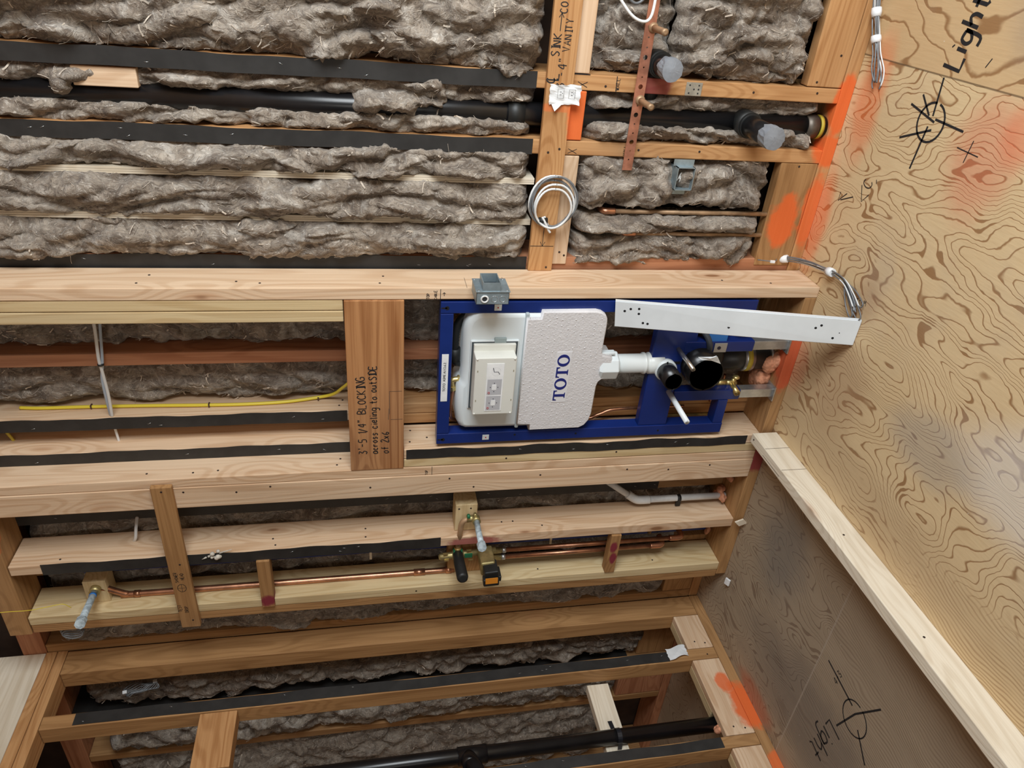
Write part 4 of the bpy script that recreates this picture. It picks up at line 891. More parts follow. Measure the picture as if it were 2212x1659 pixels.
make('sticker_panels', mb, simple('panel_grey', (.46, .47, .50), .6), stk)
mb = MB()
for cx in (-1.127, -1.181): mb.box(cx-.009, cx+.009, yy-.0006, yy, .985, .998)
make('sticker_plates', mb, WHITE, stk)
mb = MB()
for cx in (-1.127, -1.181):
    for (dx, dz) in ((.014, .0), (-.014, .0), (0, .011), (0, -.011)): mb.cyl((cx+dx, yy-.0008, .9915+dz), (cx+dx, yy, .9915+dz), .0014, 8)
mb.ribbon([(-1.075+.014*math.cos(a*math.pi/10), yy+.0009, .988+.013*math.sin(a*math.pi/10)) for a in range(21)], N_, .0005)
mb.ribbon([(-1.062, yy+.0008, .998), (-1.076, yy+.0008, .994), (-1.076, yy+.0008, .982), (-1.084, yy+.0008, .978)], N_, .0022)
make('sticker_drawings', mb, simple('drawing_ink', (.06, .06, .08), .6), stk)
mb = MB()
for cx in (-1.146, -1.199): mb.tube([(cx+.0028*math.cos(a*math.pi/6), yy-.0006, 1.006+.0028*math.sin(a*math.pi/6)) for a in range(13)], .0006, 5)
make('sticker_no_signs', mb, REDI, stk)
# foam cover
fp = [(-.931, .902), (-.931, .861), (-.909, .858), (-.908, .70), (-.912, .684), (-.921, .670), (-.934, .663), (-.950, .661), (-1.046, .663), (-1.056, .658), (-1.062, .628), (-1.132, .622), (-1.141, .650), (-1.150, .659), (-1.165, .663), (-1.265, .664), (-1.290, .669), (-1.310, .682), (-1.320, .700), (-1.321, .862), (-1.300, .862), (-1.297, .902)]
fc = make('foam_cover', pillow(fp, [(0, YT+.06), (0, YT-.006), (.0012, YT-.010), (.004, YT-.0125), (.0045, YT-.013)]), FOAM, T)
mb = MB(); rf = random.Random(9)
for i in range(22):
    for j in range(12):
        x = -1.305+i*.0185+rf.uniform(-.002, .002)+(j % 2)*.008; z = .680+j*.0195+rf.uniform(-.002, .002)
        if x > -.925 or -1.222 < x < -1.036 and .752 < z < .805 or rf.random() < .22: continue
        mb.sphere((x, YT-.013, z), rf.uniform(.0012, .0021), 7, 5)
o = make('foam_nubs', mb, FOAM, fc); o['kind'] = 'stuff'
make('recycling_emblem', MB().tube([(-1.117+.0085*math.cos(a*math.pi/10), YT-.013, .652+.0085*math.sin(a*math.pi/10)) for a in range(21)], .0009, 6).tube([(-1.122, YT-.013, .648), (-1.112, YT-.013, .655)], .001, 6).tube([(-1.112, YT-.013, .648), (-1.122, YT-.013, .655)], .001, 6), FOAM, fc)
# TOTO lettering: serif capitals, reading away from the floor line towards +X
def serif_T(mb, x, z, w, h, y0, y1):
    P = [(0, 1), (1, 1), (1, .70), (.93, .70), (.86, .88), (.62, .88), (.62, .10), (.76, .06), (.76, 0), (.24, 0), (.24, .06), (.38, .10), (.38, .88), (.14, .88), (.07, .70), (0, .70)]
    mb.prism([(x+a*w, z+b*h) for a, b in P], y0, y1)
def serif_O(mb, x, z, w, h, y0, y1):
    n = 36; v = []; cx, cz = x+w/2, z+h/2
    for yy in (y0, y1):
        for (rx, rz) in ((w/2, h/2*1.03), (w*.27, h*.40)):
            v += [(cx+rx*math.cos(2*math.pi*i/n), yy, cz+rz*math.sin(2*math.pi*i/n)) for i in range(n)]
    f = []
    for i in range(n):
        j = (i+1) % n; f += [(i, j, n+j, n+i), (2*n+i, 3*n+i, 3*n+j, 2*n+j), (i, 2*n+i, 2*n+j, j), (n+i, n+j, 3*n+j, 3*n+i)]
    mb.add(v, f)
plt = make('logo_patch', MB().box(-1.217, -1.040, YT-.0142, YT-.0125, .756, .802), simple('logo_patch_white', (.72, .72, .74), .6), fc)
mb = MB(); x = -1.210; h = .037; zb = .761
for ch, w in (('T', .036), ('O', .041), ('T', .036), ('O', .041)):
    (serif_T if ch == 'T' else serif_O)(mb, x, zb, w, h, YT-.0150, YT-.0141); x += w+.0025
make('logo_lettering', mb, NAVY, plt, label='navy serif capitals')
# flush pipe and nut
make('flush_nut', MB().tube([(-1.108, YT+.022, .664), (-1.108, YT+.022, .655), (-1.108, YT+.022, .605), (-1.108, YT+.022, .600)], [.040, .046, .046, .040], 8, smooth=False).box(-1.062, -1.054, YT, YT+.02, .616, .66), WHITEP, T, .002)
fpip = make('flush_pipe', MB().tube([(-1.108, YT+.026, .61), (-1.108, YT+.026, .515), (-1.108, YT+.026, .513), (-1.108, YT+.026, .507), (-1.108, YT+.026, .505), (-1.108, YT+.026, .497), (-1.108, YT+.026, .495), (-1.108, YT+.026, .45)], [.030, .030, .034, .034, .031, .031, .034, .034], 28), simple('milky_plastic', (.74, .78, .77), .35), T)
make('flush_ring', MB().pipe((-1.118, YF+.015, .444), (-1.118, YF-.012, .444), .035, .029), WHITEP, T)
make('flush_outlet', MB().pipe((-1.118, YF+.015, .444), (-1.118, YF-.075, .444), .030, .026), BLACKP, T)
# waste outlet: big black elbow, pipe going down
we = make('waste_elbow', MB().pipe((-1.105, YF+.075, .335), (-1.105, YF-.060, .335), .058, .053, 36).tube(smooth_path([(-1.105, YF+.02, .335), (-1.108, YF+.07, .32), (-1.115, YF+.09, .28), (-1.12, YF+.09, .23)], 6), .050, 28), BLACKP, T)
wp = make('waste_pipe', MB().cyl((-1.13, YF+.085, .25), (-1.13, YF+.085, .045), .042, 32), simple('charcoal_pipe', (.03, .027, .025), .4), T)
cl = make('band_clamp', MB().cyl((-1.13, YF+.085, .150), (-1.13, YF+.085, .115), .047, 32), STEEL, wp)
make('clamp_label', MB().cyl((-1.13, YF+.085, .141), (-1.13, YF+.085, .124), .0475, 32), YLAB, cl, label='yellow label')
make('perforated_collar', MB().cyl((-1.13, YF+.085, .060), (-1.13, YF+.085, .050), .050, 32), STEEL, wp)
# rods
make('threaded_rod', MB().pipe((-1.050, YF+.02, .412), (-1.052, YF-.115, .412), .0068, .004, 16), NICK, T)
make('rod_sleeve', MB().pipe((-1.205, YF+.02, .412), (-1.212, YF-.155, .412), .0085, .0045, 18), WHITEM, T, label='white plastic sleeve')
# side fittings
make('wiring_box', MB().box(-1.035, -.985, YF+.006, YF+.04, .255, .320), BLUEP, T, .004)
make('bracket_plate', MB().box(-1.062, -1.030, YC-.002, YC+.001, .255, .297), simple('aluminium_bracket', (.45, .44, .43), .45, .5), T, .001)
make('bracket_hole', MB().cyl((-1.046, YC-.0022, .281), (-1.046, YC-.003, .281), .006, 14), simple('hole_violet', (.02, .015, .04), .6), T)
make('wiring_conduit', MB().tube(smooth_path([(-.99, YF+.03, .345), (-1.01, YF+.01, .325), (-1.04, YF+.0, .313), (-1.075, YF+.01, .310)], 6), .0095, 14), simple('grey_conduit', (.05, .06, .075), .4), T)
# black corrugated hose
P = smooth_path([(-.945, YF+.05, 1.062), (-.968, YF+.05, 1.084), (-1.00, YF+.05, 1.094), (-1.06, YF+.05, 1.096)], 14)
mb = MB(); mb.tube(P, [.011+.0016*(i % 2) for i in range(len(P))], 16)
hs = make('corrugated_hose', mb, BLACKR, T); make('hose_collar', MB().cyl((-1.058, YF+.05, 1.095), (-1.10, YF+.05, 1.094), .0165, 20).tube([(-1.098, YF+.05, 1.094), (-1.108, YF+.05, 1.090), (-1.110, YF+.05, 1.07)], .012, 14), BLACKR, hs)
# brass inlet and its copper line
br = make('brass_inlet', MB().tube([(-1.154, YF+.03, 1.062), (-1.154, YF+.03, 1.086)], .0125, 6, smooth=False).tube(smooth_path([(-1.154, YF+.03, 1.08), (-1.156, YF+.03, 1.099), (-1.165, YF+.03, 1.103), (-1.19, YF+.03, 1.099)], 5), .0085, 14).tube([(-1.178, YF+.03, 1.101), (-1.192, YF+.03, 1.099)], .0115, 6, smooth=False), BRASS, T)
make('supply_line', MB().tube(smooth_path([(-1.19, YF+.03, 1.099), (-1.25, YF+.033, 1.103), (-1.30, YF+.045, 1.099), (-1.33, YF+.07, 1.083), (-1.345, YF+.09, 1.05), (-1.358, YF+.10, .9), (-1.362, YF+.09, .66), (-1.345, YF+.09, .60), (-1.326, YF+.09, .545), (-1.324, YF+.09, .40), (-1.324, YF+.09, .30)], 8), .006, 12), COPPER, T, label='bent copper supply line')
# stop valve and copper stub
sv = make('stop_valve', MB().cyl((-1.200, YF+.04, .235), (-1.200, YF+.04, .200), .011, 6).cyl((-1.200, YF+.04, .205), (-1.203, YF+.04, .165), .0095, 16).pipe((-1.203, YF+.045, .180), (-1.212, YF-.01, .180), .0105, .008, 18).cyl((-1.203, YF+.04, .18), (-1.185, YF+.04, .172), .008, 14), BRASS, T)
make('valve_handle', MB().sphere((-1.180, YF+.038, .170), (.007, .012, .012), 12, 8), BRASS, sv)
make('copper_tail', MB().cyl((-1.200, YF+.04, .236), (-1.198, YF+.045, .285), .0075, 14), COPPER, sv)
make('plastic_bag', (lambda: (lambda mb: mb.add([(-1.036, YF-.07, .382), (-1.044, YF-.075, .370), (-1.041, YF-.080, .345), (-1.062, YF-.07, .302), (-1.030, YF-.080, .325), (-1.033, YF-.085, .350), (-1.045, YF-.078, .34), (-1.038, YF-.06, .318)], [(0, 1, 2), (0, 2, 5), (1, 6, 2), (2, 6, 3), (2, 3, 4), (2, 4, 5), (6, 7, 3), (3, 7, 4), (5, 4, 0), (1, 7, 6)]))(MB()))(), CLEAR, T, label='crumpled clear wrap around a screw pack')
# pvc/white leaning channel
A0 = Vector((-.842, 1.592, .002)); B0 = Vector((-.918, 1.592, .002)); A1 = Vector((-.876, 1.792, .650)); B1 = Vector((-.955, 1.792, .640))
mid = lambda a, b, t: a+(b-a)*t
t = thing('white_channel', (-.88, 1.592, 0), 'white metal channel leaning from the floor against the blue frame', 'channel')
U = (A1-A0).normalized(); V = (B0-A0).normalized(); N = U.cross(V).normalized(); N = -N if N.y > 0 else N
th = .002
def quadbox(mb, a, b, c, d, n, t):
    v = [a, b, c, d]+[p+n*t for p in (a, b, c, d)]; return mb.add(v, [(0, 1, 2, 3), (7, 6, 5, 4), (0, 4, 5, 1), (1, 5, 6, 2), (2, 6, 7, 3), (3, 7, 4, 0)])
web = make('channel_web', quadbox(MB(), A0, A1, B1, B0, N, th), WHITEM, t)
make('channel_flange', quadbox(MB(), A0, A1, A1-N*.010, A0-N*.010, -V, th), WHITEM, t); make('channel_flange', quadbox(MB(), B0, B1, B1-N*.010, B0-N*.010, V, th), WHITEM, t)
for (s, w) in ((.90, .22), (.90, .42), (.96, .35), (.88, .78), (.86, .80), (.50, .38), (.52, .68), (.15, .30), (.17, .42), (.07, .55), (.09, .78), (.935, .25)):
    c = mid(mid(A0, A1, s), mid(B0, B1, s), w)+N*(th+.0003); make('channel_hole', MB().cyl(c-N*.001, c+N*.0002, .0036 if s != .07 else .0015, 14), HOLE, web)
# sprayed fire foam around floor penetrations
def foam_blob(label, c, r, seed, n=9, parent=None):
    rr = random.Random(seed); mb = MB()
    for k in range(n): mb.sphere((c[0]+rr.uniform(-1, 1)*r[0], c[1]+rr.uniform(-1, 1)*r[1], c[2]+rr.uniform(0, 1)*r[2]), (rr.uniform(.4, .75)*r[0], rr.uniform(.5, .9)*r[1], rr.uniform(.4, .8)*r[2]), 12, 8)
    o = make('foam_seal', mb, FOAMO, parent, label=label, cat=None if parent else 'foam')
    d = o.modifiers.new('r', 'REMESH'); d.mode = 'VOXEL'; d.voxel_size = .003; d.use_smooth_shade = True
    tx = bpy.data.textures.new('foamtex', 'CLOUDS'); tx.noise_scale = .012; m = o.modifiers.new('d', 'DISPLACE'); m.texture = tx; m.strength = .006
    return o
foam_blob('orange foam seal around the toilet waste pipe at the bottom plate', (-1.165, 1.885, .042), (.052, .030, .034), 1, 14)
foam_blob('orange foam seal where the white drain pipe enters the plate', (-1.735, 1.90, .050), (.020, .020, .018), 2)
foam_blob('orange foam seals on the plate behind the hot and cold pipes', (-1.91, 1.93, .048), (.045, .012, .010), 3)
foam_blob('small foam dab on the plate next to the pink-tinted flat stud', (-1.63, 1.90, .048), (.022, .018, .010), 4)

# =================================================================== CABLES IN THE TOILET BAY
t = thing('white_cable', (-1.14, 1.92, 2.09), 'pair of white cables crossing the toilet bay from stud to stud', 'cable')
make('cable_run', MB().tube(smooth_path([(-.945, 1.93, 2.072), (-1.03, 1.925, 2.076), (-1.107, 1.92, 2.082), (-1.15, 1.925, 2.083), (-1.24, 1.94, 2.088), (-1.327, 1.955, 2.098)], 8), .0045, 10), WIREW, t)
make('cable_run', MB().tube(smooth_path([(-.945, 1.94, 2.055), (-1.04, 1.93, 2.066), (-1.12, 1.925, 2.076), (-1.18, 1.93, 2.090), (-1.26, 1.945, 2.098), (-1.327, 1.962, 2.104)], 8), .004, 10), simple('pale_blue_cable', (.40, .47, .55), .45), t, label='bluish cable')
make('cable_tie', MB().cyl((-1.125, 1.922, 2.081), (-1.130, 1.922, 2.081), .0085, 10), BLACKR, t)
make('white_cable', MB().tube(smooth_path([(-1.366, 1.965, 2.103), (-1.40, 1.962, 2.10), (-1.45, 1.962, 2.098)], 5), .004, 8), WIREW, label='short piece of white cable between black-stripped stud and furring stud', cat='cable')
make('white_cable', MB().tube(smooth_path([(-1.70, 1.925, 2.088), (-1.72, 1.895, 2.088), (-1.75, 1.885, 2.092), (-1.776, 1.895, 2.103)], 6), .005, 10), WIREW, label='short curved grey-white cable entering the shower bay stud', cat='cable')
t = thing('yellow_cable', (-1.32, 1.97, 1.9), 'yellow cable stapled along the side of the black-stripped toilet bay stud', 'cable')
yx = -1.3195
make('cable_run', MB().tube(smooth_path([(-1.319, 2.005, 2.36), (yx, 2.0, 2.30), (yx, 2.0, 2.18), (yx, 1.996, 2.0), (yx, 1.990, 1.85), (yx, 1.988, 1.72), (yx, 1.995, 1.60), (yx+.004, 2.01, 1.50), (-1.295, 1.995, 1.455), (-1.25, 1.96, 1.425), (-1.21, 1.93, 1.40), (-1.16, 1.90, 1.36)], 8), .0052, 12), YEL, t)
mb = MB()
for (y, z) in ((2.0, 2.165), (1.989, 1.83), (2.008, 1.505)): mb.box(yx-.004, yx+.0065, y-.007, y+.007, z-.002, z+.002)
make('cable_staples', mb, simple('staple_brown', (.10, .05, .04), .5, .4), t)
make('yellow_cable', MB().tube([(-1.37, 1.99, 2.42), (-1.41, 1.985, 2.40), (-1.448, 1.98, 2.385)], .0045, 8), simple('yellow_cable_dim', (.55, .43, .05), .5), label='short piece of yellow cable in the dark gap near the top', cat='cable')
make('yellow_string', MB().tube(smooth_path([(-1.94, 1.775, 2.60), (-1.93, 1.778, 2.50), (-1.93, 1.778, 2.41), (-1.924, 1.78, 2.36), (-1.918, 1.78, 2.33), (-1.922, 1.785, 2.31), (-1.945, 1.79, 2.295)], 8), .0011, 6), YEL, label='thin yellow string dangling by the upper shower stub', cat='string')
make('copper_pipe', MB().tube(smooth_path([(-1.25, 1.93, .36), (-1.29, 1.94, .385), (-1.30, 1.95, .42)], 5), .0075, 12), COPPER, label='short bent copper piece behind the carrier cross plate', cat='pipe')
make('copper_pipe', MB().tube(smooth_path([(-1.365, 1.91, .45), (-1.366, 1.91, .20)], 5), .0055, 12), DBRASS, label='thin brassy pipe low beside the carrier side rail', cat='pipe')
make('copper_pipe', MB().tube(smooth_path([(-1.22, 1.93, .165), (-1.27, 1.93, .163), (-1.31, 1.93, .166), (-1.32, 1.93, .178), (-1.322, 1.93, .195)], 5), .007, 12), COPPER, label='small copper elbow behind the carrier legs', cat='pipe')

# =================================================================== SHOWER PLUMBING
board('pipe_block', 'small pale wood block carrying the upper shower elbow', 'block', -2.0, -1.905, YF+.045, YF+.115, 2.205, 2.275, 'yellow', 'x')
board('pipe_block', 'small pale wood block behind the tub spout elbow', 'block', -1.7705, -1.655, YF+.030, YF+.10, .995, 1.070, 'yellow', 'x', nails=[('f', -1.672, 1.058), ('f', -1.672, 1.018)])
board('valve_block', 'dark wood block behind the shower valve between the studs', 'block', -1.9995, -1.812, YF+.055, YF+.100, .955, 1.085, 'mid', 'x')
mb_ = board('pipe_brace', 'small wood brace with a dark red tip crossing the long copper pipe', 'block', -2.030, -1.812, YF-.010, YF+.030, 1.680, 1.722, 'mid', 'x', (12,))
board('pipe_brace', 'small wood brace smeared dark red crossing the hot and cold pipes', 'block', -1.9995, -1.812, YF-.006, YF+.032, .468, .505, 'mid', 'x', (13, 14))
t = thing('shower_riser', (-1.97, 1.87, 1.05), 'long copper pipe running up from the valve to the shower head stub', 'pipe')
make('pipe_run', MB().tube(smooth_path([(-1.99, 1.87, 1.06), (-1.99, 1.87, 1.5), (-1.99, 1.87, 2.12), (-1.988, 1.87, 2.155), (-1.97, 1.868, 2.185), (-1.955, 1.866, 2.205), (-1.938, 1.864, 2.232)], 6), .0105, 18), COPPER, t)
make('coupling', MB().cyl((-1.99, 1.87, 1.205), (-1.99, 1.87, 1.165), .0125, 18).cyl((-1.99, 1.87, 2.135), (-1.99, 1.87, 2.115), .0125, 18).cyl((-1.99, 1.87, 1.09), (-1.99, 1.87, 1.07), .013, 18), COPPER, t)
e1 = make('drop_elbow', MB().sphere((-1.935, 1.862, 2.238), .016, 14, 10).cyl((-1.935, 1.862, 2.238), (-1.935, 1.835, 2.238), .0165, 14).box(-1.950, -1.915, 1.870, 1.878, 2.215, 2.255), DBRASS, t)
make('green_mark', MB().box(-1.925, -1.912, 1.866, 1.870, 2.212, 2.236), GREENP, e1)
t = thing('capped_stub', (-1.9, 1.73, 2.22), 'tape-wrapped threaded pipe stub sticking out for the shower head', 'pipe')
make('nipple', MB().tube([(-1.934, 1.838, 2.238), (-1.918, 1.78, 2.232), (-1.870, 1.665, 2.214)], [.0105, .0105, .0105], 20), THREAD, t); make('hex_cap', MB().tube([(-1.873, 1.672, 2.215), (-1.862, 1.645, 2.211)], .0155, 8, smooth=False), THREAD, t)
make('blue_tape_ring', MB().tube([(-1.930, 1.822, 2.2365), (-1.927, 1.812, 2.2355)], .0112, 18), BLUEP, t)
# valve
t = thing('shower_valve', (-1.87, 1.80, .95), 'brass shower mixing valve with black cylinder and orange label', 'valve')
yv = YF+.025
vb = make('valve_body', MB().tube([(-1.886, yv, 1.122), (-1.885, yv, 1.115), (-1.880, yv, 1.060), (-1.870, yv, .92)], [.008, .0125, .0125, .0125], 16).cyl((-1.878, yv, 1.075), (-1.878, yv, 1.035), .018, 18).cyl((-1.874, yv, .985), (-1.871, yv, .945), .024, 20).cyl((-1.886, yv+.01, .95), (-1.896, 1.857, .895), .0115, 14).cyl((-1.910, yv+.01, .95), (-1.930, 1.857, .895), .0115, 14), DBRASS, t)
make('green_label', MB().box(-1.885, -1.868, yv-.0145, yv-.010, 1.005, 1.032).cyl((-1.862, yv-.002, 1.072), (-1.862, yv-.002, 1.040), .0125, 14), GREENP, vb)
mb = MB()
for (a, b) in ((-1.862, 1.10), (-1.893, 1.095), (-1.852, 1.018), (-1.898, 1.01)): mb.box(a-.002, a+.002, yv-.015, yv-.008, b-.008, b+.008)
make('valve_screws', mb, BRASS, vb)
bc = make('black_cylinder', MB().tube([(-1.868, yv, 1.056), (-1.866, YF-.03, 1.056), (-1.860, YF-.100, 1.054), (-1.8595, YF-.108, 1.054), (-1.859, YF-.110, 1.054)], [.0175, .019, .0195, .017, .011], 28), BLACKR, t, label='black plastic cylinder')
make('top_port', MB().cyl((-1.842, yv, 1.056), (-1.855, yv, 1.056), .0135, 18), BRASS, vb)
hx = make('plaster_guard', MB().obox((-1.862, YF-.030, .962), (.058, 0, .004), (0, .085, 0), (-.004, 0, .050)), DBRASS, t, .006)
make('guard_front', MB().obox((-1.864, YF-.080, .955), (.052, 0, .004), (0, .060, 0), (-.004, 0, .048)).obox((-1.880, YF-.105, .957), (.03, 0, .002), (0, .028, 0), (-.002, 0, .054)), BLACKR, t, .004, label='black plastic guard')
make('guard_label', MB().obox((-1.868, YF-.1195, .957), (.026, 0, .0015), (0, .0012, 0), (-.0015, 0, .042)), ORP, t, label='orange label')
make('guard_tab', MB().obox((-1.884, YF-.075, .925), (.022, 0, 0), (0, .05, 0), (0, 0, .012)), BLACKR, t, .003)
# spout riser
t = thing('tub_spout_riser', (-1.77, 1.83, 1.05), 'copper pipe from the valve bending to the tub spout stub', 'pipe')
make('pipe_run', MB().tube(smooth_path([(-1.842, yv, 1.056), (-1.80, yv-.012, 1.055), (-1.755, yv-.022, 1.054), (-1.722, yv-.022, 1.052), (-1.703, yv-.022, 1.045), (-1.694, yv-.022, 1.028)], 6), .0095, 16), COPPERD, t)
sp = make('drop_elbow', MB().cyl((-1.694, yv-.022, 1.035), (-1.692, yv-.022, 1.005), .0125, 16).sphere((-1.692, yv-.022, 1.005), .0145).cyl((-1.692, yv-.022, 1.005), (-1.690, yv-.045, 1.004), .014, 14), DBRASS, t)
make('elbow_screws', MB().cyl((-1.676, yv-.022, 1.030), (-1.676, yv-.035, 1.030), .0055, 10), GREENP, sp); make('elbow_screws', MB().cyl((-1.672, yv-.022, 1.008), (-1.672, yv-.035, 1.008), .0055, 10), DBRASS, sp)
t = thing('capped_stub', (-1.68, 1.72, 1.0), 'tape-wrapped threaded pipe stub sticking out for the tub spout', 'pipe')
make('nipple', MB().tube([(-1.690, yv-.040, 1.004), (-1.682, 1.73, 1.006), (-1.662, 1.655, 1.009)], .0098, 20), THREAD, t); make('hex_cap', MB().tube([(-1.664, 1.662, 1.009), (-1.657, 1.638, 1.010)], .0148, 8, smooth=False), THREAD, t)
# hot and cold supplies
for (x0, zl, lab) in ((-1.896, .205, 'long copper supply pipe nearer the middle stud, from the valve down to an elbow'), (-1.930, .275, 'shorter copper supply pipe nearer the double studs, from the valve down to an elbow')):
    ys = 1.857; t = thing('supply_pipe', (x0, ys, zl), lab, 'pipe')
    make('pipe_run', MB().tube([(x0, ys, .905), (x0, ys, zl+.02)], .0085, 16), COPPER, t)
    make('elbow', MB().tube(smooth_path([(x0, ys, zl+.045), (x0, ys, zl+.008), (x0+.002, ys+.010, zl-.005), (x0+.004, ys+.045, zl-.006)], 6), .0108, 16), COPPER, t)
    make('solder_ring', MB().cyl((x0, ys, .892), (x0, ys, .878), .0112, 14), STEEL, t)
make('copper_pipe', MB().tube([(-1.93, 1.925, .30), (-1.85, 1.92, .285)], .007, 12), COPPERD, label='small copper crosspiece behind the supply elbows', cat='pipe')
for (z, lab) in ((1.355, 'small wood shim standing in the shower bay above the valve'), (.70, 'small wood shim standing behind the supply pipes')):
    make('wood_shim', MB().box(-1.935, -1.885, 1.895, 1.90, z-.004, z+.004), wd('pale', 'x'), label=lab, cat='shim')
# white drain pipe
t = thing('white_drain_pipe', (-1.735, 1.90, .05), 'white plastic pipe with a bend held by a black strap in the shower bay', 'pipe')
make('pipe_run', MB().tube([(-1.737, 1.90, .045), (-1.735, 1.90, .375)], .0125, 20).tube([(-1.732, 1.90, .40), (-1.655, 1.93, .52)], .0115, 20), PVC, t)
make('bend_fitting', MB().tube(smooth_path([(-1.736, 1.90, .345), (-1.735, 1.90, .385), (-1.728, 1.902, .405), (-1.712, 1.909, .430)], 6), .0158, 20), PVC, t)
make('pipe_strap', MB().cyl((-1.737, 1.90, .238), (-1.737, 1.90, .224), .0142, 20).box(-1.768, -1.745, 1.890, 1.896, .222, .240), BLACKR, t)
# torn paper and odds
paper('torn_paper', 'torn white paper with writing at the foot of the striped partition stud', 1.672, 0, 0, .05, .07, 'x', 6) if 0 else None
rr = random.Random(8); nu, nv = 8, 8; v = []
for j in range(nv+1):
    for i in range(nu+1):
        a, b = i/nu, j/nv; y = 1.648+.052*a-.012*b; z = .160+.082*b+rr.uniform(-.002, .002); v.append((XL+.006+.010*math.sin(b*3.0)*(1-a), y+.004*math.sin(b*6), z))
pq = make('torn_paper', MB().add(v, [(j*(nu+1)+i, j*(nu+1)+i+1, (j+1)*(nu+1)+i+1, (j+1)*(nu+1)+i) for j in range(nv) for i in range(nu)]), WHITE, label='torn white paper slip at the foot of the striped partition stud', cat='paper')
pq.modifiers.new('t', 'SOLIDIFY').thickness = .0005
mb = MB(); rr = random.Random(12)
for k in range(9): mb.sphere((-1.772+rr.uniform(-.012, .012), YF-.006+rr.uniform(-.004, .004), 1.848+rr.uniform(-.02, .02)), rr.uniform(.004, .009), 8, 6)
mb.tube([(-1.765, YF-.006, 1.828), (-1.755, YF-.004, 1.79)], [.003, .001], 6).tube([(-1.78, YF-.006, 1.87), (-1.79, YF-.004, 1.885)], [.003, .001], 6)
make('wool_tuft', mb, simple('tuft_wool', (.55, .51, .44), .9, 0, .2, 60, .6), label='pale tuft of wool caught on the middle shower stud', cat='insulation')
t = thing('cable_coil', (-2.09, 1.80, 2.33), 'small grey cable coil hanging behind the upper shower stub', 'cable')
for k in range(4): make('cable_turn', MB().tube([(-2.088-.012*k*.5+.022*math.cos(a*math.pi/12), 1.835-.004*k, 2.335+(.040-.003*k)*math.sin(a*math.pi/12)) for a in range(25)], .0022, 6, False), WIREG, t)
t = thing('cable_coil', (-2.50, 1.88, 2.20), 'flattened grey cable coil with white tape flags beyond the left partition', 'cable')
for k in range(7): make('cable_turn', MB().tube([(-2.47+.006*math.sin(a+k), 1.862-.002*k+.020*math.cos(a*math.pi/12+.3*k), 2.195+(.060-.004*k)*math.sin(a*math.pi/12)) for a in range(25)], .0018, 6, False), WIREG, t)
mb = MB()
for (y, z) in ((1.897, 2.265), (1.842, 2.245), (1.877, 2.15)): mb.obox((-2.462, y, z), (.004, 0, 0), (0, .012, .003), (0, -.002, .014))
make('tape_flags', mb, WHITE, t)
# black vent pipe in the partition
t = thing('vent_pipe', (-2.43, 1.385, .04), 'black plastic pipe with a side branch running behind the left partition blocks', 'pipe')
make('pipe_run', MB().cyl((-2.386, 1.398, .04), (-2.386, 1.398, 2.43), .0265, 32), BLACKP, t)
make('tee_hub', MB().cyl((-2.386, 1.398, 1.085), (-2.386, 1.398, .985), .0305, 32).cyl((-2.386, 1.398, 1.05), (-2.360, 1.345, 1.045), .029, 28), BLACKP, t)
make('branch_pipe', MB().tube(smooth_path([(-2.386, 1.390, 1.06), (-2.362, 1.36, 1.045), (-2.352, 1.32, 1.03), (-2.345, 1.27, 1.03)], 6), .0255, 28), BLACKP, t)
mb = MB(); zc = .515
mb.tube([(XL-.012, 1.455, zc+.01), (XL-.040, 1.440, zc+.008)], .007, 6)
st = [(-2.386+.028*math.cos(a), 1.398+.028*math.sin(a)) for a in np.linspace(-1.6, 1.6, 14)]
v = []
for (x, y) in st: v += [(x, y, zc-.008), (x, y, zc+.008), (x+.0015, y, zc+.008), (x+.0015, y, zc-.008)]
mb2 = MB().add(v, [(i*4+k, i*4+(k+1) % 4, i*4+4+(k+1) % 4, i*4+4+k) for i in range(13) for k in range(4)])
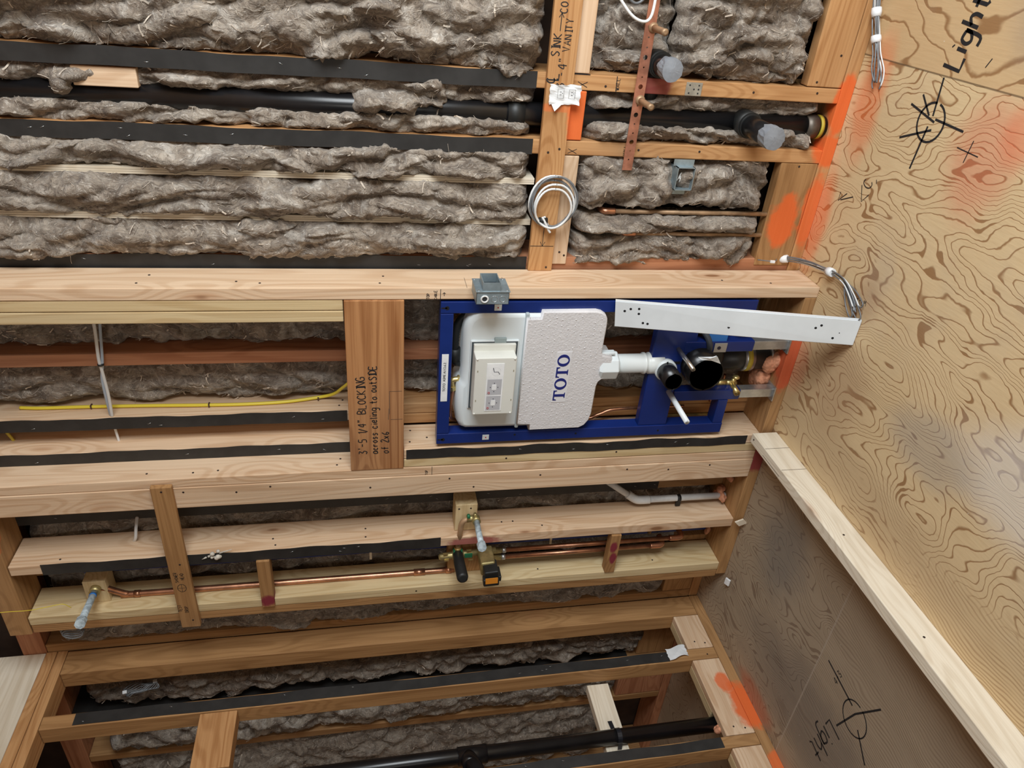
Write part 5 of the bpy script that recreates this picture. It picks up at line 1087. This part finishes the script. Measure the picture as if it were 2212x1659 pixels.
mb2.add([(-2.386, 1.426, zc-.008), (-2.386, 1.426, zc+.008), (-2.410, 1.434, zc+.008), (-2.410, 1.434, zc-.008), (-2.411, 1.475, zc+.012), (-2.411, 1.475, zc-.004)], [(0, 1, 2, 3), (3, 2, 4, 5)]); mb2.add([(-2.386, 1.370, zc-.008), (-2.386, 1.370, zc+.008), (-2.411, 1.364, zc+.008), (-2.411, 1.364, zc-.008)], [(0, 1, 2, 3)])
make('pipe_strap', mb2, simple('black_strap', (.012, .014, .02), .35), t, label='black strap with white dashes')
foam_blob('pinkish foam seal where the black vent pipe meets the blocks', (-2.372, 1.368, .130), (.018, .012, .024), 6)
# scraps on the floor
make('wood_chip', MB().obox((-1.775, 1.79, .02), (.020, 0, .02), (0, .006, .0), (-.012, 0, .030)), wd('pale', 'x'), label='small splinter of wood leaning near the red-smeared plate', cat='scrap')
make('wood_chip', MB().obox((-2.06, 1.765, .012), (.030, 0, 0), (0, .018, .010), (0, -.003, .006)), WHITE, None, .001, label='small white plastic chip by the end of the wet wall', cat='scrap')

# ------------------------------------------------------------------ repeats of a kind share a group
GROUPS = {'wall_stud': 'studs of the insulated outside wall', 'furring_stud': 'studs of the furred wet wall', 'jack_stud': 'jack studs under the blocking board', 'insulation_batt': 'wool batts between the studs',
          'partition_stud': 'studs of the left partition', 'flat_block': 'flat blocks above the bottom plates', 'backing_block': 'blocks below the marking board', 'bottom_plate': 'bottom plates', 'top_plate': 'top plates',
          'copper_pipe': 'copper pipe pieces in the walls', 'supply_pipe': 'hot and cold supply pipes', 'cable_bundle': 'cable bundles on the floor', 'cable_coil': 'coiled cables', 'white_cable': 'cables crossing the stud bays',
          'yellow_cable': 'yellow cable pieces', 'capped_stub': 'taped pipe stubs in the shower', 'pipe_block': 'small blocks behind the shower elbows', 'pipe_brace': 'red-marked braces over the pipes', 'foam_seal': 'foam seals at floor penetrations',
          'wood_shim': 'wood shims in the shower bay', 'plywood_rib': 'thin plywood edges between wool rows', 'cross_block': 'cross blocks in the left partition', 'wood_chip': 'chips by the wet wall plate'}
for o in bpy.data.objects:
    if o.parent is None and o.get('label') and o.name.split('.')[0] in GROUPS and 'group' not in o: o['group'] = GROUPS[o.name.split('.')[0]]
